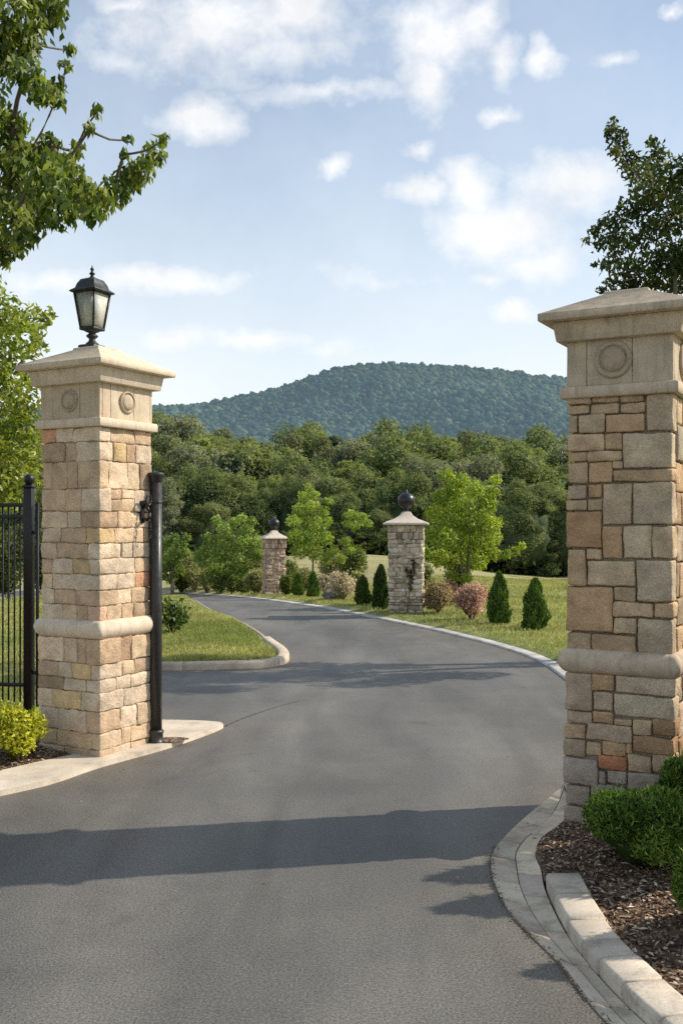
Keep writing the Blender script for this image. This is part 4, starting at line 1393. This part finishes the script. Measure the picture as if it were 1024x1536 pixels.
# bushes in the right-hand bed
bgr = 'dark green needle bushes by the right pillar'
DN = [(.035, .075, .012), (.085, .16, .022), (.16, .265, .036), (.26, .36, .065)]
bush('needle_bush', 'large dark green needle bush in front of the right pillar base', 1.52, 5.05, .29, .24, 71, DN, (.036, .009), 30000, group=bgr, z=.06)
bush('needle_bush', 'dark green needle bush at the right pillar foot, behind the large bush', 1.90, 5.45, .20, .27, 72, DN, (.04, .010), 15000, group=bgr, z=.08)
bush('needle_bush', 'dark green needle bush at the right edge, in front of the large bush', 1.575, 4.2, .20, .22, 73, DN, (.04, .010), 15000, group=bgr, z=.08)
# bush in the left-hand bed
bush('yellow_bush', 'round bright yellow green bush beside the cream pillar base', -2.40, 7.42, .20, .215, 74, [(.34, .38, .03), (.54, .57, .05), (.68, .68, .10)], (.034, .02), 7000, M_LEAF, needle=False, z=.06, lobes=14)
# sapling behind the round post
x, y = P(258, 958)
bush('leafy_sapling', 'small dark leafy sapling on the grass island just right of the round post', x, y, .25, .31, 75, MG, (.10, .055), 300, M_LEAF, needle=False, z=.08, cat='sapling', corek=.2)

# young trees of the far border
def young(px, pb, lst, d, label, seed, pal, leaf, stems, trunk=.035, n_per=120, **kw):
    x = (px - 512) / F * d; y = d
    base = np.array((x, y, float(gz(x, y)) + .04))
    return tree('young_tree', label, 'young tree', base, 0, px_clumps(lst, d, base, .45, seed), leaf, pal, trunk, seed, 'young trees of the far border', stems=stems, n_per=n_per, limb_r=.42, **kw)


young(698, 900, [(668, 712, 12), (678, 728, 15), (665, 745, 18), (692, 722, 14), (690, 750, 22), (712, 735, 16), (742, 720, 10), (738, 738, 12), (728, 758, 18), (655, 770, 18), (675, 778, 22), (705, 780, 24), (735, 785, 18), (645, 800, 13), (665, 808, 22),
                 (695, 815, 24), (725, 812, 20), (742, 808, 12), (660, 838, 18), (688, 845, 20), (715, 842, 18), (740, 832, 12), (757, 832, 10), (772, 826, 9), (783, 818, 6), (640, 828, 10), (700, 868, 10), (680, 866, 9)], 21.5,
      'largest bright yellow green young tree, right of the nearer garden pillar', 81, [(0.168, 0.266, 0.034), (0.294, 0.399, 0.052), (0.437, 0.522, 0.098)], .08, 4, .03, 270, top=2.3)
young(467, 880, [(462, 730, 6), (455, 745, 9), (470, 742, 9), (450, 765, 12), (468, 762, 13), (484, 768, 10), (494, 752, 6), (440, 782, 11), (458, 785, 15), (478, 788, 14), (492, 782, 8), (444, 805, 14), (465, 808, 16), (488, 808, 12), (450, 828, 13), (472, 830, 14), (500, 826, 10), (490, 838, 10),
                 (525, 772, 9), (540, 776, 11), (552, 784, 7), (532, 790, 8), (518, 812, 8), (526, 826, 7), (512, 838, 8), (520, 785, 6)], 27,
      'sparse young tree with a thin straight trunk, right of the farther garden pillar', 82, [(0.202, 0.304, 0.057), (0.319, 0.437, 0.092), (0.437, 0.541, 0.149)], .085, 1, .035, 210, top=2.6)
young(348, 880, [(362, 778, 9), (350, 785, 10), (335, 795, 12), (368, 795, 12), (315, 808, 11), (340, 812, 16), (362, 815, 16), (384, 812, 12), (308, 828, 12), (330, 832, 16), (355, 836, 18), (380, 834, 15), (322, 850, 13), (345, 856, 15), (370, 855, 14), (390, 846, 9), (303, 846, 8), (300, 835, 12), (392, 832, 12), (325, 780, 8), (378, 782, 8), (345, 868, 14), (370, 868, 12), (320, 866, 12)], 36.5,
      'broad bushy young tree left of the farther garden pillar', 83, [(0.168, 0.266, 0.063), (0.269, 0.380, 0.098), (0.370, 0.475, 0.161)], .115, 3, .04, 330, top=2.0)
young(258, 884, [(262, 806, 8), (252, 815, 10), (270, 815, 10), (280, 806, 7), (245, 830, 12), (262, 832, 13), (278, 830, 9), (250, 850, 12), (266, 852, 11), (240, 862, 12), (256, 868, 9)], 38.5,
      'young green tree at the left end of the border, next to the round post', 84, [(0.134, 0.218, 0.057), (0.227, 0.323, 0.086), (0.319, 0.418, 0.138)], .125, 3, .04, 260, top=1.8)

# pale and coppery shrubs
CREAM = [(.40, .37, .20), (.64, .56, .38), (.80, .72, .56)]
PINK = [(.38, .20, .14), (.66, .42, .31), (.82, .64, .52)]
SAGE = [(.18, .22, .075), (.33, .36, .16), (.52, .51, .30)]
LOWG = [(.075, .12, .028), (.14, .19, .04), (.23, .275, .075)]
SH = [(707, 932, 52, 58, PINK, 'coppery pink flowering shrub under the largest young tree', 'flowering_shrub'),
      (657, 922, 44, 52, [(.20, .17, .09), (.38, .29, .20), (.54, .42, .32)], 'beige pink flowering shrub just right of the nearer garden pillar', 'flowering_shrub'),
      (672, 908, 30, 40, PINK, 'dusty pink shrub between the beige and the coppery flowering shrubs', 'flowering_shrub'),
      (513, 903, 46, 50, CREAM, 'cream plumed shrub behind the boulder', 'plume_shrub'),
      (488, 893, 24, 34, CREAM, 'small cream plumed shrub left of the boulder', 'plume_shrub'),
      (384, 893, 34, 36, SAGE, 'pale sage shrub touching the left side of the farther garden pillar', 'border_shrub'),
      (364, 892, 18, 20, LOWG, 'low green shrub between two pale sage shrubs, left of the farther garden pillar', 'border_shrub'),
      (349, 891, 18, 25, LOWG, 'low green shrub in front of the broad bushy young tree', 'border_shrub'),
      (331, 890, 20, 26, LOWG, 'low green shrub left of centre in front of the broad bushy young tree', 'border_shrub'),
      (311, 889, 22, 34, SAGE, 'pale sage shrub at the left foot of the broad bushy young tree', 'border_shrub'),
      (292, 888, 20, 34, SAGE, 'pale sage shrub second from the left end of the border', 'border_shrub'),
      (272, 888, 22, 30, LOWG, 'green shrub at the left end of the border', 'border_shrub'),
      (429, 895, 16, 28, LOWG, 'low green shrub touching the right side of the farther garden pillar', 'border_shrub'),
      (535, 890, 18, 28, SAGE, 'pale sage shrub behind the lighter small cone evergreen', 'border_shrub'),
      (636, 912, 20, 30, SAGE, 'sage green shrub half hidden behind the nearer garden pillar', 'border_shrub'),
      (398, 884, 34, 44, CREAM, 'cream shrub behind the farther garden pillar on its left side', 'plume_shrub'),
      (322, 882, 40, 44, SAGE, 'tall pale sage shrub under the left half of the broad bushy young tree', 'border_shrub'),
      (362, 883, 40, 46, SAGE, 'tall pale sage shrub under the right half of the broad bushy young tree', 'border_shrub'),
      (283, 881, 40, 46, SAGE, 'tall pale sage shrub left of the broad bushy young tree', 'border_shrub'),
      (433, 886, 26, 40, LOWG, 'leafy green shrub behind the right side of the farther garden pillar', 'border_shrub'),
      (498, 884, 40, 54, SAGE, 'tall sage shrub behind the cream plumed shrub', 'border_shrub'),
      (528, 882, 40, 60, LOWG, 'tall loose green shrub behind the lighter small cone evergreen', 'border_shrub'),
      (684, 905, 40, 62, [(.16, .16, .07), (.30, .29, .16), (.46, .42, .28)], 'straw green shrub behind the coppery pink one', 'border_shrub'),
      (630, 902, 40, 52, LOWG, 'green shrub behind the nearer garden pillar', 'border_shrub'),
      (455, 889, 26, 34, SAGE, 'pale sage shrub behind the small cone evergreens', 'border_shrub')]
for i, (px, pb, w, h, pal, label, nm) in enumerate(SH):
    x, y = P(px, pb, .05); s = y / F
    bush(nm, label, x, y, w / 2 * s * (1.2 if i > 4 else 1.0), h / 2 * s * (1.25 if i > 4 else 1.05), 100 + i, pal, (.055 + .03 * (y > 28), .026 + .012 * (y > 28)), 3600, M_FLOWER if pal in (CREAM, PINK) else M_LEAF, 'shrubs of the far border', False, 12, corek=.5, cat='shrub')
for i, (px, pb, w, h, label) in enumerate([(12, 890, 62, 120, 'big dark shrub seen through the iron fence, touching its tall post'), (-50, 892, 80, 130, 'big dark shrub behind the left part of the iron fence'),
                                           (70, 886, 60, 110, 'big dark shrub behind the cream gate pillar and the fence post')]):
    y = 24.0 + i; x = (px - 512) / F * y; s_ = y / F
    bush('border_shrub', label, x, y, w / 2 * s_, h / 2 * s_, 140 + i, [(.05, .08, .02), (.11, .15, .035), (.19, .22, .06)], (.09, .05), 3600, M_LEAF, 'shrubs behind the iron fence', False, 13, corek=.6)
# boulder
x, y = P(501, 902, .05)
b = MB(); b.ico((0, 0, .12), (.26, .2, .17), (.20, .17, .155), 3, .35, 1.3, 4.2)
bo = b.build('boulder', M_ROCK, None); bo.location = (x, y, float(gz(x, y)) + .05)
tag(bo, 'grey brown boulder at the border between cone evergreens', 'boulder')
# dry vine on the nearer garden pillar
vine = thing('climbing_vine', 'dark dry vine clinging to the front of the nearer garden pillar', 'vine', gp2loc, R(-6))
vb = MB(); vf = MB(); rng = np.random.default_rng(9)
for sx, path in ((0, [(.02, -.34, -.02), (.06, -.345, .35), (.10, -.345, .62), (.13, -.345, .85), (.15, -.345, 1.05)]), (1, [(.10, -.345, .62), (.05, -.345, .80), (.02, -.345, .90)])):
    ln = smooth_line(path, .05); vb.tube(ln, np.linspace(.014, .005, len(ln)), 6)
    for p in ln[10 if sx == 0 else 2:]: clump(vf, rng, p, (.05, .025, .05), 6, .06, .04, [(.03, .03, .018), (.08, .075, .04)], .8, .1, .4)
vb.build('stem', M_BARK, vine); vf.build('foliage', M_LEAF, vine)

# ------------------------------------------------------------------ grass
def grass():
    n = 330000
    x = np.concatenate([RNG.uniform(-4.2, .2, 90000), RNG.uniform(-8, 0, 50000), RNG.uniform(-1, 9, 150000), RNG.uniform(-7, -2.8, 40000)])
    y = np.concatenate([RNG.uniform(12.2, 19, 90000), RNG.uniform(19, 37, 50000), 9 + RNG.random(150000) ** 1.5 * 24, RNG.uniform(9.3, 20, 40000)])
    ok = np.ones(n, bool)
    for h in HOLES: ok &= ~inside(h, x, y)
    x, y = x[ok], y[ok]
    d = kd_dist(ROAD, x, y); ok = d > .19; x, y = x[ok], y[ok]
    n = len(x)
    z = ground_z(x, y)
    hgt = RNG.uniform(.03, .075, n) * (1 + .5 * vnoise(np.stack([x * 1.5, y * 1.5, x * 0], -1)))
    a = RNG.uniform(0, 6.28, n)
    lean = np.stack([RNG.normal(0, .35, n), RNG.normal(0, .35, n), np.ones(n)], 1)
    nr = np.stack([np.cos(a), np.sin(a), np.full(n, .5)], 1)
    patch = vnoise(np.stack([x * .6, y * .6, x * 0 + 3], -1))[:, None] * .5 + .5
    pal = np.array((.22, .28, .085)) * (1 - patch) + np.array((.42, .42, .18)) * patch
    col = pal * RNG.uniform(.65, 1.4, n)[:, None]
    mb = MB(); mb.leaves(np.stack([x, y, z + hgt * .42], 1), lean, nr, hgt, np.full(n, .007) + y * .00035, col, 0, .1)
    return tag(mb.build('grass', M_GRASS), 'short mown grass blades on the island and the verge', 'grass', kind='stuff')


grass()

# ------------------------------------------------------------------ woodland
def forest_proto(seed, H, W, pal, conical=False):
    rng = np.random.default_rng(seed); rr = random.Random(seed)
    tr = MB(); tr.tube([(0, 0, -1), (.1, 0, H * .3), (0, .1, H * .75)], [.32, .24, .08], 8)
    fo = MB(); cs = []
    nC = 52
    nL = 13
    for i in range(nL):
        t = (i + .5) / nL
        zc = H * (.14 + .80 * t)
        prof = (math.sin(math.pi * min(1, .22 + .80 * t)) ** .7 if not conical else (1 - t) ** .8 + .08) * rr.uniform(.7, 1.12)
        a = i * 2.4 + rr.uniform(-.6, .6); rad = W * prof * rr.uniform(.45, .72)
        lr = W * rr.uniform(.30, .52) * (.6 if conical else 1)
        lc = np.array((rad * math.cos(a), rad * math.sin(a), zc))
        cs.append((*lc, lr * .8))
        for j in range(5):
            d = unit(rng.normal(size=3) + np.array((0, 0, .5)))
            q = lc + d * lr * .75
            cs.append((*q, lr * rr.uniform(.32, .55)))
    fo.ico((0, 0, H * .46), (W * (.2 if conical else .46), W * (.2 if conical else .46), H * .34), np.array(pal[0]) * .9, 3, .35, 1.5, seed)
    for c in cs:
        tr.tube([(0, 0, max(c[2] - W * .5, H * .12)), c[:3]], [.09, .03], 5)
        clump(fo, rng, c[:3], (c[3], c[3], c[3] * .8), int(520 + 420 * c[3] / W * 2), .25, .12, pal, 1.2, .6, .2, .5, .4, .4, .15, .18, .12)
    return tr, fo


FP = [(201, 15, 5.0, [(0.146, 0.186, 0.089), (0.221, 0.270, 0.122), (0.327, 0.372, 0.172)]),
      (202, 17, 4.4, [(0.163, 0.197, 0.122), (0.245, 0.281, 0.165), (0.351, 0.377, 0.237)]),
      (203, 13, 5.6, [(0.123, 0.170, 0.083), (0.187, 0.242, 0.115), (0.275, 0.332, 0.158)]),
      (204, 16, 4.0, [(0.163, 0.214, 0.083), (0.257, 0.310, 0.122), (0.368, 0.417, 0.172)]),
      (205, 14, 4.8, [(0.175, 0.209, 0.144), (0.262, 0.299, 0.208), (0.362, 0.389, 0.287)]),
      (206, 17, 3.4, [(0.082, 0.119, 0.079), (0.128, 0.174, 0.101), (0.193, 0.248, 0.136)])]
FL = ['rounded mid green broadleaf tree in the wood below the mountain', 'tall olive green broadleaf tree in the wood below the mountain', 'broad deep green broadleaf tree in the wood below the mountain',
      'fresh green upright broadleaf tree in the wood below the mountain', 'greyish green willow-like tree in the wood below the mountain', 'narrow dark tree in the wood below the mountain']
protos = []
for i, (sd, H, W, pal) in enumerate(FP):
    tr, fo = forest_proto(sd, H, W, pal, i == 5)
    t = thing('woodland_tree', FL[i], 'tree', (0, 0, 0), 0, 'trees of the wood below the mountain')
    a = tr.build('trunk', M_BARK_G, t); b = fo.build('crown', M_FOREST, t)
    protos.append([t, a, b, FP[i][1], False])
fr_ = random.Random(99)


def place_tree(i, x, y, top_z, rot, wid=1.0):
    t, a, b, H, used = protos[i]
    if used:
        t2 = t.copy(); COL.objects.link(t2)
        for c in (a, b):
            c2 = c.copy(); COL.objects.link(c2); c2.parent = t2
        t = t2
    else: protos[i][4] = True
    z = float(gz(x, y)); s = (top_z - z) / H
    t.location = (x, y, z - .2); t.rotation_euler = (0, 0, rot); t.scale = (s * wid, s * wid, s)


# rows of the wood from front to back; row of the picture that the tree tops reach
def tops(px):
    return float(np.interp(px, [-300, 150, 230, 330, 400, 500, 560, 610, 660, 720, 800, 860, 950, 1400], [640, 640, 640, 634, 645, 652, 655, 640, 652, 658, 668, 672, 660, 660]))


rows = [(50, 105, 52), (56, 82, 56), (63, 60, 58), (71, 42, 58), (80, 27, 60), (91, 13, 62), (105, 2, 62)]
for d, off, step in rows:
    px = -260 + fr_.uniform(0, step)
    while px < 1300:
        dd = d + fr_.uniform(-3, 3)
        o = off
        if d == 50:
            dd += 5 if px < 690 else -3
            if px > 740: o = 45
        x = (px - 512) / F * dd
        ty = tops(px) + o + fr_.uniform(-14, 16) * (1 if o > 0 else .6)
        i = fr_.choice([0, 1, 2, 3, 4, 0, 1, 2, 3, 4, 5] if d > 60 else [0, 2, 3, 5, 2, 4])
        if d == 50 and px > 740: i = fr_.choice([2, 5, 2, 0])
        place_tree(i, x, dd, CAM_H + (HOR - ty) / F * dd, fr_.uniform(0, 6.28), fr_.uniform(.85, 1.2))
        px += step * fr_.uniform(.75, 1.2)
# undergrowth closes the wood's edge
ug = MB(); rng = np.random.default_rng(77)
for i in range(150):
    px = -250 + i * 10.3; dd = rng.uniform(49, 53) if px < 690 else rng.uniform(46, 49)
    x = (px - 512) / F * dd; z = float(gz(x, dd)); r = rng.uniform(.9, 1.7)
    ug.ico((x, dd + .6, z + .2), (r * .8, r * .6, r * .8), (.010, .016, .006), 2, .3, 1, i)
    clump(ug, rng, (x, dd, z + .3), (r, r * .7, r), 150, .3, .18, [(.035, .055, .018), (.065, .095, .026), (.10, .135, .04)], 1, .4, .2, .6, .6)
tag(ug.build('undergrowth', M_FOREST), 'dark undergrowth along the foot of the wood', 'undergrowth', kind='stuff')

# ------------------------------------------------------------------ mountain
RD = 1600.0
SK = [(-900, 700), (-500, 660), (-200, 630), (0, 618), (120, 612), (220, 614), (262, 613), (300, 609), (330, 605), (350, 600), (385, 594), (400, 589), (430, 582), (450, 575), (475, 566), (490, 560), (505, 557), (520, 553), (560, 550), (620, 550), (680, 553), (740, 559), (800, 566), (845, 570), (950, 580), (1100, 610), (1400, 650), (1900, 700)]


def mountain_z(x, y):
    px = 512 + x / RD * F
    rz = CAM_H + (HOR - np.interp(px, [s[0] for s in SK], [s[1] for s in SK])) / F * RD
    # spurs and gullies running down the slope
    n = vnoise(np.stack([x / 170 + y / 420, y / 700, x * 0], -1)) * .9 + vnoise(np.stack([x / 75 - y / 300, y / 260, x * 0 + 5], -1)) * .45
    t = np.clip((y - 650) / (RD - 650), 0, 1)
    up = t ** 1.15
    down = 1 - S(RD, RD + 700, y)
    amp = 40 * np.sin(np.pi * np.clip(t, 0, 1)) ** .8 * (1 - t ** 2.5)
    return -9 + (rz + 9) * up * np.where(y > RD, down, 1) + n * amp * (y <= RD + 300)


xs = np.linspace(-1900, 2000, 150); ys = np.linspace(640, 2300, 70)
X, Y = np.meshgrid(xs, ys, indexing='ij'); idx = np.arange(X.size).reshape(X.shape)
q = np.stack([idx[:-1, :-1], idx[1:, :-1], idx[1:, 1:], idx[:-1, 1:]], -1).reshape(-1, 4)
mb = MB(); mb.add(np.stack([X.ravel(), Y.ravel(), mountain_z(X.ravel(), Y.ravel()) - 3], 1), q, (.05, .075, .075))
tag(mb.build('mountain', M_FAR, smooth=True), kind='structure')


def mountain_wood():
    rng = np.random.default_rng(5)
    pts = []
    n = 34000
    y = 760 + (RD + 40 - 760) * rng.random(n) ** .8
    px = rng.uniform(60, 1010, n); x = (px - 512) / F * y
    n2 = 2500
    y2 = rng.uniform(900, RD + 40, n2); x2 = np.where(rng.random(n2) < .5, rng.uniform(-1500, -450, n2), rng.uniform(500, 1600, n2))
    n3 = 500                                                   # the skyline
    x3 = rng.uniform(-500, 560, n3); y3 = RD + rng.uniform(-15, 15, n3)
    x = np.concatenate([x, x2, x3]); y = np.concatenate([y, y2, y3]); z = mountain_z(x, y)
    v0, f0 = ICO[2]; v1, f1 = ICO[1]
    V = []; Fc = []; C = []; off = 0
    tone = vnoise(np.stack([x / 130, y / 210, x * 0], -1)) + 1.1 * vnoise(np.stack([x / 330 + 3, y / 380, x * 0 + 2], -1)) + .5 * vnoise(np.stack([x / 45, y / 60, x * 0 + 9], -1))
    pal = np.array([(.042, .072, .054), (.066, .098, .066), (.09, .116, .07), (.048, .078, .064)])
    vs = [v0 * (1 + .34 * vnoise(v0 * 2.3 + j * 11.3) + .16 * vnoise(v0 * 5.1 + j * 3.3))[:, None] for j in range(14)]
    r = np.clip(np.exp(rng.normal(1.05, .38, len(x))), 1.5, 7) * (.7 + .3 * y / RD)
    j = rng.integers(0, 14, len(x)); pc = rng.integers(0, 4, len(x))
    mb = MB()
    nv = len(v0)
    base = np.stack([vs[jj] for jj in j])                      # (n, nv, 3)
    sc = np.stack([r, r, r * rng.uniform(.85, 1.3, len(x))], 1)
    verts = base * sc[:, None, :] + np.stack([x, y, z + r * .25], 1)[:, None, :]
    col = pal[pc] * (1 + tone * .20)[:, None] * rng.uniform(.78, 1.25, len(x))[:, None]
    faces = f0[None] + (np.arange(len(x)) * nv)[:, None, None]
    mb.add(verts.reshape(-1, 3), faces.reshape(-1, 3), np.repeat(col, nv, 0))
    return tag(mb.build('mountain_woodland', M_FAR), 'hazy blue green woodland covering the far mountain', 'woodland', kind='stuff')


mountain_wood()

scene.cycles.max_bounces = 6
scene.cycles.diffuse_bounces = 3
scene.cycles.transmission_bounces = 4
scene.cycles.use_denoising = False
